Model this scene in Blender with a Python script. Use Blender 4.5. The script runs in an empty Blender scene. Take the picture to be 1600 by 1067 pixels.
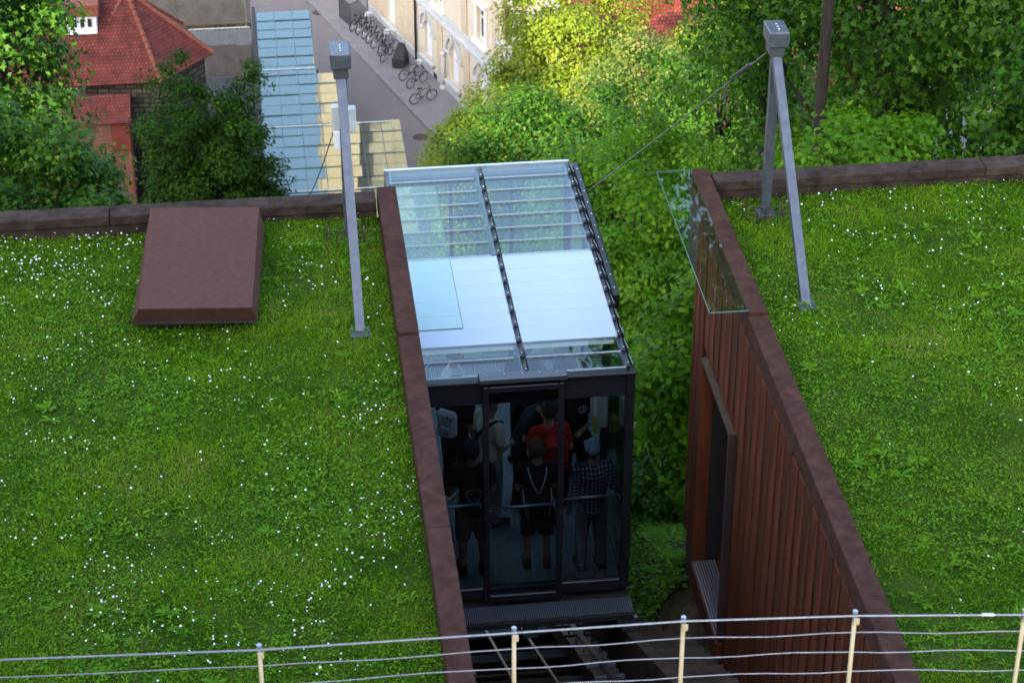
import bpy, math, random
import numpy as np
from mathutils import Vector, Matrix
R = math.radians
random.seed(7); rng = np.random.default_rng(11)
sc = bpy.context.scene
col = sc.collection

# ------------------------------------------------------------------ camera, sky, sun, exposure
cd = bpy.data.cameras.new('camera'); cam = bpy.data.objects.new('camera', cd); col.objects.link(cam)
cd.sensor_width = 36.0; cd.lens = 79.7; cd.clip_start = 0.5; cd.clip_end = 900
cam.location = (0, 0, 12.4)
cam.rotation_euler = (R(90 - 31.6), 0, R(-6.8))
cd.dof.use_dof = True; cd.dof.focus_distance = 25.0; cd.dof.aperture_fstop = 5.0
sc.camera = cam
SUN_AZ, SUN_EL = 210.0, 28.0
w = bpy.data.worlds.new('World'); sc.world = w; w.use_nodes = True
wn = w.node_tree.nodes; sky = wn.new('ShaderNodeTexSky'); sky.sky_type = 'NISHITA'; sky.sun_disc = False
sky.sun_elevation = R(SUN_EL); sky.sun_rotation = R(SUN_AZ); sky.air_density = 1.0; sky.dust_density = 2.6; sky.ozone_density = .6
w.node_tree.links.new(sky.outputs[0], wn['Background'].inputs[0]); wn['Background'].inputs[1].default_value = 0.15
sl = bpy.data.lights.new('sun', 'SUN'); sl.energy = 3.5; sl.angle = R(0.6); sl.color = (1.0, 0.86, 0.66)
so = bpy.data.objects.new('sun', sl); col.objects.link(so)
sdir = Vector((math.sin(R(SUN_AZ)) * math.cos(R(SUN_EL)), math.cos(R(SUN_AZ)) * math.cos(R(SUN_EL)), math.sin(R(SUN_EL))))
so.rotation_euler = sdir.to_track_quat('Z', 'Y').to_euler(); so.location = (-40, -60, 60)
sc.view_settings.view_transform = 'Standard'; sc.view_settings.look = 'None'; sc.view_settings.gamma = 1.0
sc.view_settings.exposure = 2.45
try:
    sc.cycles.use_denoising = True; sc.cycles.max_bounces = 10; sc.cycles.transparent_max_bounces = 24
    sc.cycles.sample_clamp_indirect = 4.0; sc.cycles.caustics_reflective = False; sc.cycles.caustics_refractive = False
except Exception: pass

# ------------------------------------------------------------------ materials
def nm(name):
    m = bpy.data.materials.new(name); m.use_nodes = True
    nt = m.node_tree; return m, nt, nt.nodes, nt.links, nt.nodes['Principled BSDF']
def ramp(ns, stops):
    r = ns.new('ShaderNodeValToRGB'); e = r.color_ramp.elements
    while len(e) < len(stops): e.new(0.5)
    for i, (p, c) in enumerate(stops):
        e[i].position = p; e[i].color = (*c, 1)
    return r
def mat(name, c, rough=.6, metal=0, c2=None, scale=6, bump=0, bscale=60, spec=.5, stretch=None, detail=5, lo=.35, hi=.65):
    m, nt, ns, lk, b = nm(name)
    b.inputs['Roughness'].default_value = rough; b.inputs['Metallic'].default_value = metal
    b.inputs['Specular IOR Level'].default_value = spec
    tc = ns.new('ShaderNodeTexCoord'); mp = ns.new('ShaderNodeMapping'); lk.new(tc.outputs['Object'], mp.inputs[0])
    if stretch: mp.inputs['Scale'].default_value = stretch
    if c2:
        n = ns.new('ShaderNodeTexNoise'); n.inputs['Scale'].default_value = scale; n.inputs['Detail'].default_value = detail
        n.inputs['Roughness'].default_value = .65
        lk.new(mp.outputs[0], n.inputs['Vector']); r = ramp(ns, [(lo, c), (hi, c2)])
        lk.new(n.outputs['Fac'], r.inputs[0]); lk.new(r.outputs[0], b.inputs['Base Color'])
        rr = ns.new('ShaderNodeMapRange'); rr.inputs[3].default_value = max(.05, rough - .12); rr.inputs[4].default_value = min(1, rough + .12)
        lk.new(n.outputs['Fac'], rr.inputs[0]); lk.new(rr.outputs[0], b.inputs['Roughness'])
    else: b.inputs['Base Color'].default_value = (*c, 1)
    if bump:
        n2 = ns.new('ShaderNodeTexNoise'); n2.inputs['Scale'].default_value = bscale; n2.inputs['Detail'].default_value = 4
        lk.new(mp.outputs[0], n2.inputs['Vector'])
        bp = ns.new('ShaderNodeBump'); bp.inputs['Strength'].default_value = bump; bp.inputs['Distance'].default_value = .02
        lk.new(n2.outputs['Fac'], bp.inputs['Height']); lk.new(bp.outputs[0], b.inputs['Normal'])
    return m
def glass(name, tint, ior=1.5, rough=.0, gl=(1, 1, 1), extra=0.0):
    m, nt, ns, lk, b = nm(name); ns.remove(b)
    out = ns['Material Output']; t = ns.new('ShaderNodeBsdfTransparent'); t.inputs[0].default_value = (*tint, 1)
    g = ns.new('ShaderNodeBsdfGlossy'); g.inputs['Roughness'].default_value = rough; g.inputs[0].default_value = (*gl, 1)
    mx = ns.new('ShaderNodeMixShader'); ge = ns.new('ShaderNodeNewGeometry')
    dt = ns.new('ShaderNodeVectorMath'); dt.operation = 'DOT_PRODUCT'; lk.new(ge.outputs['Incoming'], dt.inputs[0]); lk.new(ge.outputs['Normal'], dt.inputs[1])
    ab = ns.new('ShaderNodeMath'); ab.operation = 'ABSOLUTE'; lk.new(dt.outputs['Value'], ab.inputs[0])
    iv = ns.new('ShaderNodeMath'); iv.operation = 'SUBTRACT'; iv.inputs[0].default_value = 1; lk.new(ab.outputs[0], iv.inputs[1])
    pw = ns.new('ShaderNodeMath'); pw.operation = 'POWER'; pw.inputs[1].default_value = 5; lk.new(iv.outputs[0], pw.inputs[0])
    f0 = ((ior - 1) / (ior + 1)) ** 2 + extra
    ad = ns.new('ShaderNodeMath'); ad.operation = 'MULTIPLY_ADD'; ad.use_clamp = True; ad.inputs[1].default_value = 1 - f0; ad.inputs[2].default_value = f0
    lk.new(pw.outputs[0], ad.inputs[0]); lk.new(ad.outputs[0], mx.inputs[0])
    lk.new(t.outputs[0], mx.inputs[1]); lk.new(g.outputs[0], mx.inputs[2]); lk.new(mx.outputs[0], out.inputs[0])
    return m
def leafmat(name, stops, trans=.45, rough=.5, tcol=1.0, spec=.22, patch=None):
    """leaf: tint attribute per leaf drives the ramp; light passes through the blade"""
    m, nt, ns, lk, b = nm(name); out = ns['Material Output']
    a = ns.new('ShaderNodeAttribute'); a.attribute_name = 'tint'
    fac = a.outputs['Fac']
    if patch:
        tc = ns.new('ShaderNodeTexCoord'); n = ns.new('ShaderNodeTexNoise'); n.inputs['Scale'].default_value = patch; n.inputs['Detail'].default_value = 4
        lk.new(tc.outputs['Object'], n.inputs['Vector'])
        mr = ns.new('ShaderNodeMapRange'); mr.inputs[1].default_value = .36; mr.inputs[2].default_value = .64
        lk.new(n.outputs['Fac'], mr.inputs[0])
        ma = ns.new('ShaderNodeMath'); ma.operation = 'MULTIPLY_ADD'; ma.inputs[1].default_value = .5
        lk.new(a.outputs['Fac'], ma.inputs[0])
        mb = ns.new('ShaderNodeMath'); mb.operation = 'MULTIPLY'; mb.inputs[1].default_value = .5; lk.new(mr.outputs[0], mb.inputs[0])
        lk.new(mb.outputs[0], ma.inputs[2]); fac = ma.outputs[0]
    r = ramp(ns, stops); lk.new(fac, r.inputs[0])
    b.inputs['Roughness'].default_value = rough; b.inputs['Specular IOR Level'].default_value = spec
    lk.new(r.outputs[0], b.inputs['Base Color'])
    tr = ns.new('ShaderNodeBsdfTranslucent'); mc = ns.new('ShaderNodeMix'); mc.data_type = 'RGBA'; mc.blend_type = 'MULTIPLY'
    mc.inputs[0].default_value = 1; lk.new(r.outputs[0], mc.inputs[6]); mc.inputs[7].default_value = (1.5 * tcol, 1.45 * tcol, .7 * tcol, 1)
    lk.new(mc.outputs[2], tr.inputs[0])
    mx = ns.new('ShaderNodeMixShader'); mx.inputs[0].default_value = trans
    lk.new(b.outputs[0], mx.inputs[1]); lk.new(tr.outputs[0], mx.inputs[2]); lk.new(mx.outputs[0], out.inputs[0])
    return m
def brickmat(name, c1, c2, mortar, sx, sy, off=.5, msize=.02, bump=.5, rough=.8, rot=None, noise=.25):
    m, nt, ns, lk, b = nm(name); b.inputs['Roughness'].default_value = rough; b.inputs['Specular IOR Level'].default_value = .25
    tc = ns.new('ShaderNodeTexCoord'); mp = ns.new('ShaderNodeMapping'); lk.new(tc.outputs['Object'], mp.inputs[0])
    if rot: mp.inputs['Rotation'].default_value = rot
    t = ns.new('ShaderNodeTexBrick'); t.inputs['Color1'].default_value = (*c1, 1); t.inputs['Color2'].default_value = (*c2, 1)
    t.inputs['Mortar'].default_value = (*mortar, 1); t.inputs['Scale'].default_value = 1; t.offset = off
    t.inputs['Brick Width'].default_value = sx; t.inputs['Row Height'].default_value = sy; t.inputs['Mortar Size'].default_value = msize
    lk.new(mp.outputs[0], t.inputs['Vector'])
    n = ns.new('ShaderNodeTexNoise'); n.inputs['Scale'].default_value = 1.7; n.inputs['Detail'].default_value = 6; lk.new(mp.outputs[0], n.inputs['Vector'])
    r = ramp(ns, [(.3, (1 - noise,) * 3), (.7, (1 + noise,) * 3)]); lk.new(n.outputs['Fac'], r.inputs[0])
    mx = ns.new('ShaderNodeMix'); mx.data_type = 'RGBA'; mx.blend_type = 'MULTIPLY'; mx.inputs[0].default_value = 1
    lk.new(t.outputs['Color'], mx.inputs[6]); lk.new(r.outputs[0], mx.inputs[7]); lk.new(mx.outputs[2], b.inputs['Base Color'])
    bp = ns.new('ShaderNodeBump'); bp.inputs['Strength'].default_value = bump; bp.inputs['Distance'].default_value = .03; bp.invert = True
    lk.new(t.outputs['Fac'], bp.inputs['Height']); lk.new(bp.outputs[0], b.inputs['Normal'])
    return m
def slatmat(name, c1, c2, freq, axis, rough=.5, metal=.0):
    """ribbed grating: fine ribs as relief and colour"""
    m, nt, ns, lk, b = nm(name); b.inputs['Roughness'].default_value = rough; b.inputs['Metallic'].default_value = metal
    tc = ns.new('ShaderNodeTexCoord'); sp = ns.new('ShaderNodeSeparateXYZ'); lk.new(tc.outputs['Object'], sp.inputs[0])
    a = ns.new('ShaderNodeMath'); a.operation = 'MULTIPLY'; a.inputs[1].default_value = freq * 2 * math.pi; lk.new(sp.outputs[axis], a.inputs[0])
    s = ns.new('ShaderNodeMath'); s.operation = 'SINE'; lk.new(a.outputs[0], s.inputs[0])
    r = ramp(ns, [(.35, c1), (.65, c2)]); mr = ns.new('ShaderNodeMapRange'); mr.inputs[1].default_value = -1
    lk.new(s.outputs[0], mr.inputs[0]); lk.new(mr.outputs[0], r.inputs[0]); lk.new(r.outputs[0], b.inputs['Base Color'])
    bp = ns.new('ShaderNodeBump'); bp.inputs['Strength'].default_value = .6; bp.inputs['Distance'].default_value = .01
    lk.new(s.outputs[0], bp.inputs['Height']); lk.new(bp.outputs[0], b.inputs['Normal'])
    return m

M = {}
M['corten'] = mat('corten', (.078, .034, .026), .8, c2=(.112, .052, .040), scale=16, bump=.15, bscale=260, spec=.1, detail=12, lo=.3, hi=.7)
M['corten_cap'] = mat('corten_cap', (.034, .014, .010), .85, c2=(.098, .047, .034), scale=7.5, bump=.3, bscale=140, detail=13, spec=.08, lo=.28, hi=.75)
M['parapet'] = mat('parapet', (.020, .013, .010), .92, c2=(.090, .066, .052), scale=5.5, bump=.45, bscale=60, detail=13, spec=.08, lo=.3, hi=.75)
M['corten_dark'] = mat('corten_dark', (.030, .019, .018), .7, c2=(.055, .034, .03), scale=5)
M['boards'] = mat('boards', (0.065, 0.018, 0.008), .7, c2=(0.144, 0.044, 0.020), scale=2.2, stretch=(3, 3, .5), bump=.15, bscale=30, detail=8, spec=.15)
M['boards_b'] = mat('boards_b', (0.052, 0.016, 0.008), .7, c2=(0.111, 0.035, 0.016), scale=2.6, stretch=(3, 3, .4), bump=.15, bscale=30, detail=8, spec=.15)
M['galv'] = mat('galv', (0.097, 0.109, 0.130), .42, .55, c2=(0.143, 0.155, 0.176), scale=9, bump=.05, bscale=90)
M['galv_dark'] = mat('galv_dark', (0.060, 0.066, 0.078), .5, .4, c2=(0.096, 0.102, 0.114), scale=6)
M['box_grey'] = mat('box_grey', (.42, .46, .46), .45, c2=(.52, .56, .55), scale=5)
M['box_white'] = mat('box_white', (.75, .77, .78), .4)
M['black'] = mat('black', (.010, .011, .014), .32, c2=(.016, .017, .02), scale=3, spec=.4)
M['black_matt'] = mat('black_matt', (.012, .012, .013), .75, c2=(.025, .024, .024), scale=4)
M['rubber'] = mat('rubber', (.012, .012, .012), .8)
M['alu'] = mat('alu', (.55, .58, .62), .32, .8)
M['alu_dark'] = mat('alu_dark', (.10, .11, .125), .4, .6)
M['steel_wire'] = mat('steel_wire', (0.350, 0.364, 0.392), .35, .7, c2=(0.280, 0.280, 0.294), scale=20)
M['post_cream'] = mat('post_cream', (.52, .40, .22), .5, c2=(.64, .52, .32), scale=14, stretch=(1, 1, .2))
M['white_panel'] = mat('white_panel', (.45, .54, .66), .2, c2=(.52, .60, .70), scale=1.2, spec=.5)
M['grating'] = slatmat('grating', (.055, .065, .08), (.17, .19, .22), 38, 0, .5, .3)
M['grating_y'] = slatmat('grating_y', (.02, .024, .03), (.22, .245, .29), 26, 0, .5, .3)
M['floor_car'] = slatmat('floor_car', (.11, .12, .13), (.21, .225, .24), 30, 0, .5, .2)
M['glass_roof'] = glass('glass_roof', (.88, .95, .95), ior=1.34)
M['glass_tint'] = glass('glass_tint', (.54, .59, .62), ior=1.48)
M['glass_side'] = glass('glass_side', (.90, .94, .94), ior=1.40)
M['glass_clear'] = glass('glass_clear', (.88, .95, .88), ior=1.30)
M['glass_edge'] = mat('glass_edge', (.10, .18, .15), .25)
M['soil'] = mat('soil', (.050, .037, .026), .95, c2=(.115, .085, .055), scale=5, bump=.6, bscale=25, detail=10)
M['hill'] = mat('hill', (.016, .020, .008), .98, c2=(.115, .080, .045), scale=3.2, bump=.9, bscale=22, detail=12, spec=.05, lo=.38, hi=.68)
M['lawn_soil'] = mat('lawn_soil', (.022, .058, .004), .98, c2=(.060, .085, .016), scale=3, bump=.5, bscale=30, detail=9, spec=.05)
M['concrete'] = mat('concrete', (0.076, 0.073, 0.067), .85, c2=(0.122, 0.119, 0.111), scale=1.6, bump=.2, bscale=25, detail=9)
M['concrete_brown'] = mat('concrete_brown', (.042, .030, .022), .9, c2=(.095, .072, .054), scale=2.2, bump=.3, bscale=25, detail=9, spec=.1)
M['rust_rail'] = mat('rust_rail', (.060, .036, .026), .6, .3, c2=(.11, .066, .046), scale=6)
M['rail_top'] = mat('rail_top', (0.150, 0.150, 0.155), .35, .8)
M['street'] = mat('street', (0.132, 0.115, 0.115), .85, c2=(0.174, 0.155, 0.151), scale=.55, bump=.25, bscale=9, detail=10)
M['pavement'] = mat('pavement', (0.163, 0.154, 0.154), .8, c2=(0.216, 0.204, 0.201), scale=1.1, bump=.2, bscale=9, detail=9)
M['kerb'] = mat('kerb', (0.167, 0.164, 0.161), .8, c2=(0.217, 0.211, 0.208), scale=2)
M['cast_iron'] = mat('cast_iron', (.05, .036, .030), .6, .4, c2=(.085, .06, .05), scale=8)
M['plaster'] = mat('plaster', (0.532, 0.464, 0.347), .85, c2=(0.597, 0.532, 0.411), scale=.8, bump=.08, bscale=20, detail=8)
M['plaster_brick'] = brickmat('plaster_brick', (0.488, 0.399, 0.277), (0.553, 0.464, 0.333), (0.407, 0.333, 0.237), .28, .085, msize=.008, bump=.25, noise=.08, rot=(R(90), 0, 0))
M['stone_trim'] = mat('stone_trim', (0.400, 0.400, 0.400), .8, c2=(0.496, 0.496, 0.488), scale=2.5)
M['niche'] = mat('niche', (.66, .66, .72), .5, c2=(.74, .74, .80), scale=2)
M['win_glass'] = mat('win_glass', (.022, .024, .028), .12, spec=.6)
M['win_frame'] = mat('win_frame', (.72, .71, .68), .5)
M['win_wood'] = mat('win_wood', (.20, .135, .085), .6)
M['pipe'] = mat('pipe', (.05, .038, .033), .5, .3)
M['tiles'] = brickmat('tiles', (.165, .036, .024), (.12, .027, .019), (.055, .016, .013), .17, .19, msize=.016, bump=1.0, noise=.35)
M['tile_ridge'] = mat('tile_ridge', (.16, .042, .024), .85, c2=(.22, .062, .034), scale=3)
M['brick_red'] = brickmat('brick_red', (.22, .07, .045), (.17, .052, .036), (.18, .13, .105), .26, .085, msize=.011, noise=.25, rot=(R(90), 0, 0))
M['sheet_red'] = mat('sheet_red', (.15, .034, .025), .7, c2=(.19, .046, .033), scale=2, spec=.2)
M['rubble'] = brickmat('rubble', (0.120, 0.102, 0.078), (0.051, 0.045, 0.039), (0.030, 0.027, 0.024), .55, .26, msize=.04, bump=1.0, noise=.45, rot=(R(90), 0, 0))
M['white_wall'] = mat('white_wall', (.74, .76, .80), .7, c2=(.80, .81, .84), scale=2)
M['bark'] = mat('bark', (.014, .011, .008), .95, c2=(.036, .028, .020), scale=7, stretch=(2, 2, .5), bump=.6, bscale=20)
M['shade_blocks'] = mat('shade_blocks', (.30, .27, .23), .9, c2=(.42, .385, .33), scale=.7, bump=.4, bscale=3, detail=9)
M['hall_glass'] = glass('hall_glass', (.62, .70, .68), extra=.06, rough=.02, gl=(.80, .84, .78))
M['hall_floor'] = mat('hall_floor', (.22, .25, .26), .8, c2=(.34, .37, .37), scale=.8)
GREEN_M = [(0, (.014, .056, .003)), (.42, (.036, .115, .006)), (.75, (.080, .190, .011)), (1, (.18, .30, .022))]
GREEN_A = [(0, (.018, .066, .004)), (.45, (.040, .125, .007)), (.8, (.080, .190, .012)), (1, (.165, .275, .022))]
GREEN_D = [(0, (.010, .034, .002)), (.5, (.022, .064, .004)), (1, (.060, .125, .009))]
GREEN_Y = [(0, (.075, .140, .006)), (.40, (.17, .235, .014)), (.75, (.23, .29, .028)), (1, (.35, .36, .07))]
GREEN_O = [(0, (.060, .120, .015)), (.5, (.13, .19, .03)), (.80, (.22, .24, .06)), (1, (.38, .20, .08))]
GREEN_L = [(0, (.045, .150, .005)), (.5, (.115, .270, .009)), (1, (.25, .40, .024))]
GRASS = [(0, (.026, .092, .002)), (.38, (.092, .230, .004)), (.70, (.180, .325, .008)), (.90, (.25, .32, .030)), (1, (.33, .27, .11))]
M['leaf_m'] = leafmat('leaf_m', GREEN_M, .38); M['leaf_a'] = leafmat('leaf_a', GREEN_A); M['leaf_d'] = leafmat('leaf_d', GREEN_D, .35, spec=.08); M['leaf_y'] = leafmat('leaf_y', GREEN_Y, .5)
M['leaf_o'] = leafmat('leaf_o', GREEN_O, .45); M['leaf_l'] = leafmat('leaf_l', GREEN_L, .5)
M['grass'] = leafmat('grass', GRASS, .4, .75, patch=.75, spec=.08)
M['weed'] = leafmat('weed', [(0, (.038, .125, .003)), (.55, (.105, .255, .006)), (1, (.20, .35, .012))], .35, .6, spec=.15)
M['petal'] = mat('petal', (.82, .82, .80), .6)

# ------------------------------------------------------------------ mesh building
class MB:
    def __init__(s): s.v = []; s.f = []; s.m = []
    def add(s, vs, fs, mi=0):
        o = len(s.v); s.v += [tuple(v) for v in vs]; s.f += [tuple(i + o for i in f) for f in fs]; s.m += [mi] * len(fs); return s
    def box(s, x0, x1, y0, y1, z0, z1, mi=0):
        v = [(x0, y0, z0), (x1, y0, z0), (x1, y1, z0), (x0, y1, z0), (x0, y0, z1), (x1, y0, z1), (x1, y1, z1), (x0, y1, z1)]
        return s.add(v, [(0, 3, 2, 1), (4, 5, 6, 7), (0, 1, 5, 4), (1, 2, 6, 5), (2, 3, 7, 6), (3, 0, 4, 7)], mi)
    def bev(s, x0, x1, y0, y1, z0, z1, b=.01, mi=0):
        """box with chamfered edges"""
        hx, hy, hz = (x1 - x0) / 2, (y1 - y0) / 2, (z1 - z0) / 2; b = min(b, hx * .9, hy * .9, hz * .9)
        c = Vector(((x0 + x1) / 2, (y0 + y1) / 2, (z0 + z1) / 2)); vs = []; idx = {}
        for sx in (-1, 1):
            for sy in (-1, 1):
                for sz in (-1, 1):
                    for a, d in enumerate(((hx, hy - b, hz - b), (hx - b, hy, hz - b), (hx - b, hy - b, hz))):
                        idx[sx, sy, sz, a] = len(vs); vs.append((c.x + sx * d[0], c.y + sy * d[1], c.z + sz * d[2]))
        fs = []
        def q(l, out):
            p = [Vector(vs[i]) for i in l]; n = (p[1] - p[0]).cross(p[2] - p[0])
            fs.append(tuple(l) if n.dot(Vector(out)) > 0 else tuple(reversed(l)))
        for sg in (-1, 1):
            q([idx[sg, -1, -1, 0], idx[sg, 1, -1, 0], idx[sg, 1, 1, 0], idx[sg, -1, 1, 0]], (sg, 0, 0))
            q([idx[-1, sg, -1, 1], idx[1, sg, -1, 1], idx[1, sg, 1, 1], idx[-1, sg, 1, 1]], (0, sg, 0))
            q([idx[-1, -1, sg, 2], idx[1, -1, sg, 2], idx[1, 1, sg, 2], idx[-1, 1, sg, 2]], (0, 0, sg))
            for tg in (-1, 1):
                q([idx[sg, tg, -1, 0], idx[sg, tg, 1, 0], idx[sg, tg, 1, 1], idx[sg, tg, -1, 1]], (sg, tg, 0))
                q([idx[sg, -1, tg, 0], idx[sg, 1, tg, 0], idx[sg, 1, tg, 2], idx[sg, -1, tg, 2]], (sg, 0, tg))
                q([idx[-1, sg, tg, 1], idx[1, sg, tg, 1], idx[1, sg, tg, 2], idx[-1, sg, tg, 2]], (0, sg, tg))
                for ug in (-1, 1):
                    q([idx[sg, tg, ug, 0], idx[sg, tg, ug, 1], idx[sg, tg, ug, 2]], (sg, tg, ug))
        return s.add(vs, fs, mi)
    def beam(s, p, q, w, h, mi=0, up=(0, 0, 1)):
        p, q = Vector(p), Vector(q); d = (q - p).normalized(); u = Vector(up)
        if abs(d.dot(u)) > .97: u = Vector((0, 1, 0))
        r = d.cross(u).normalized(); u = r.cross(d)
        v = [c + r * a * w / 2 + u * b * h / 2 for c in (p, q) for a, b in ((-1, -1), (1, -1), (1, 1), (-1, 1))]
        return s.add(v, [(0, 3, 2, 1), (4, 5, 6, 7), (0, 1, 5, 4), (1, 2, 6, 5), (2, 3, 7, 6), (3, 0, 4, 7)], mi)
    def tube(s, pts, rad, n=8, mi=0, caps=True):
        pts = [Vector(p) for p in pts]; rr = rad if isinstance(rad, (list, tuple)) else [rad] * len(pts); vs = []
        u = None
        for i, p in enumerate(pts):
            d = (pts[min(i + 1, len(pts) - 1)] - pts[max(i - 1, 0)]).normalized()
            if u is None:
                u = d.orthogonal().normalized()
            u = (u - d * u.dot(d)).normalized(); v = d.cross(u)
            vs += [p + (u * math.cos(2 * math.pi * k / n) + v * math.sin(2 * math.pi * k / n)) * rr[i] for k in range(n)]
        fs = [(i * n + k, i * n + (k + 1) % n, (i + 1) * n + (k + 1) % n, (i + 1) * n + k) for i in range(len(pts) - 1) for k in range(n)]
        if caps: fs += [tuple(reversed(range(n))), tuple((len(pts) - 1) * n + k for k in range(n))]
        return s.add(vs, fs, mi)
    def ring(s, c, ax, r0, r1, n=24, m=6, mi=0):
        """torus round axis ax"""
        ax = Vector(ax).normalized(); u = ax.orthogonal().normalized(); v = ax.cross(u); c = Vector(c); vs = []
        for i in range(n):
            a = 2 * math.pi * i / n; e = u * math.cos(a) + v * math.sin(a)
            for j in range(m):
                b = 2 * math.pi * j / m; vs.append(c + e * (r0 + r1 * math.cos(b)) + ax * r1 * math.sin(b))
        return s.add(vs, [(i * m + j, ((i + 1) % n) * m + j, ((i + 1) % n) * m + (j + 1) % m, i * m + (j + 1) % m) for i in range(n) for j in range(m)], mi)
    def ball(s, c, r, n=12, m=8, mi=0):
        r = (r, r, r) if not isinstance(r, (tuple, list)) else r; vs = [(c[0], c[1], c[2] - r[2])]
        for i in range(1, m):
            t = math.pi * i / m - math.pi / 2
            vs += [(c[0] + r[0] * math.cos(t) * math.cos(2 * math.pi * k / n), c[1] + r[1] * math.cos(t) * math.sin(2 * math.pi * k / n), c[2] + r[2] * math.sin(t)) for k in range(n)]
        vs.append((c[0], c[1], c[2] + r[2])); L = len(vs) - 1
        fs = [(0, 1 + (k + 1) % n, 1 + k) for k in range(n)] + [(L, 1 + (m - 2) * n + k, 1 + (m - 2) * n + (k + 1) % n) for k in range(n)]
        fs += [(1 + i * n + k, 1 + i * n + (k + 1) % n, 1 + (i + 1) * n + (k + 1) % n, 1 + (i + 1) * n + k) for i in range(m - 2) for k in range(n)]
        return s.add(vs, fs, mi)
    def prism(s, poly, d, mi=0):
        """poly: list of 3D points (ccw seen from the tip of -d), extruded by d"""
        n = len(poly); p = [Vector(a) for a in poly]; d = Vector(d)
        vs = p + [a + d for a in p]
        return s.add(vs, [tuple(reversed(range(n))), tuple(range(n, 2 * n))] + [(i, (i + 1) % n, n + (i + 1) % n, n + i) for i in range(n)], mi)
    def mesh(s, name, mats, off=(0, 0, 0), smooth=False):
        me = bpy.data.meshes.new(name); o = Vector(off)
        me.from_pydata([Vector(v) - o for v in s.v], [], s.f)
        for m in (mats if isinstance(mats, (list, tuple)) else [mats]): me.materials.append(M[m] if isinstance(m, str) else m)
        if len(me.materials) > 1: me.polygons.foreach_set('material_index', s.m)
        if smooth: me.polygons.foreach_set('use_smooth', [True] * len(s.f))
        me.update(); return me
    def build(s, name, mats, parent=None, smooth=False):
        o = Vector(parent['_w']) if parent is not None and '_w' in parent else Vector((0, 0, 0))
        ob = bpy.data.objects.new(name, s.mesh(name, mats, o, smooth)); col.objects.link(ob)
        if parent is not None:
            ob.parent = parent
            ob['_w'] = tuple(o)
        return ob
def tag(o, label=None, cat=None, group=None, kind=None):
    if label: o['label'] = label
    if cat: o['category'] = cat
    if group: o['group'] = group
    if kind: o['kind'] = kind
    return o
def thing(name, loc, label, cat, group=None, rz=0, local=False):
    """Empty at the thing's base; parts are given in world coordinates unless local"""
    o = bpy.data.objects.new(name, None); col.objects.link(o); o.location = loc; o.rotation_euler = (0, 0, rz)
    o.empty_display_size = .2
    o['_w'] = (0., 0., 0.) if local else tuple(float(a) for a in loc)
    return tag(o, label, cat, group)
def put(name, me, parent, loc=(0, 0, 0), rot=None):
    """a piece that shares mesh data; loc in the parent's frame of world offsets"""
    ob = bpy.data.objects.new(name, me); col.objects.link(ob); ob.parent = parent
    ob.location = Vector(loc) - Vector(parent['_w']) if '_w' in parent else loc
    if rot: ob.rotation_euler = rot
    return ob
def copy_tree(o, parent=None):
    c = o.copy(); col.objects.link(c); c.parent = parent
    for ch in list(o.children): copy_tree(ch, c)
    return c
def npmesh(name, V, F, mats, tint=None, smooth=False):
    """V (n,3), F (m,k) arrays -> mesh"""
    me = bpy.data.meshes.new(name); n, (m, k) = len(V), F.shape
    me.vertices.add(n); me.vertices.foreach_set('co', V.astype(np.float32).ravel())
    me.loops.add(m * k); me.loops.foreach_set('vertex_index', F.astype(np.int32).ravel())
    me.polygons.add(m); me.polygons.foreach_set('loop_start', np.arange(0, m * k, k, dtype=np.int32))
    me.polygons.foreach_set('loop_total', np.full(m, k, dtype=np.int32))
    for q in (mats if isinstance(mats, (list, tuple)) else [mats]): me.materials.append(M[q])
    if tint is not None:
        a = me.attributes.new('tint', 'FLOAT', 'POINT'); a.data.foreach_set('value', tint.astype(np.float32))
    if smooth: me.polygons.foreach_set('use_smooth', np.ones(m, dtype=bool))
    me.update(calc_edges=True); me.validate(); return me
def link(name, me, parent=None):
    o = bpy.data.objects.new(name, me); col.objects.link(o)
    if parent is not None:
        o.parent = parent; o.location = -Vector(parent['_w']) if '_w' in parent else (0, 0, 0)
    return o

# ------------------------------------------------------------------ the setting: hillside, street, lawns
def hill_z(x, y):
    base = -5.35 - (y - 23) * .56
    base = np.where(y < 23, -5.35, base)
    trk = -5.75 - (y - 21) * .56
    k = np.clip((2.05 - np.abs(x - 2.7)) / .5, 0, 1)
    z = base * (1 - k) + np.minimum(base, trk) * k
    bump = .25 * np.sin(x * .9 + y * .37) + .18 * np.sin(x * .33 - y * .71 + 1.3) + .10 * np.sin(x * 2.1 + y * 1.7)
    z = z + bump * np.clip((y - 23) / 4, 0.25, 1) * (1 - k)
    return np.maximum(z, -42.35)
def heights_grid(name, xs, ys, fz, mat_):
    X, Y = np.meshgrid(xs, ys); V = np.stack([X.ravel(), Y.ravel(), fz(X, Y).ravel()], 1)
    nx, ny = len(xs), len(ys); i = np.arange(nx * ny).reshape(ny, nx)
    F = np.stack([i[:-1, :-1].ravel(), i[:-1, 1:].ravel(), i[1:, 1:].ravel(), i[1:, :-1].ravel()], 1)
    return link(name, npmesh(name, V, F, mat_, smooth=True))
xs = np.concatenate([np.arange(-120, -8, 4), np.arange(-8, 12, .35), np.arange(12, 160, 4)])
ys = np.concatenate([np.arange(8, 40, .35), np.arange(40, 95, 1.0), np.arange(95, 500, 15)])
tag(heights_grid('hillside', xs, ys, hill_z, 'hill'), kind='structure')
tag(MB().box(-120, 170, 93, 420, -42.6, -42).build('street', 'street'), kind='structure')
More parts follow.
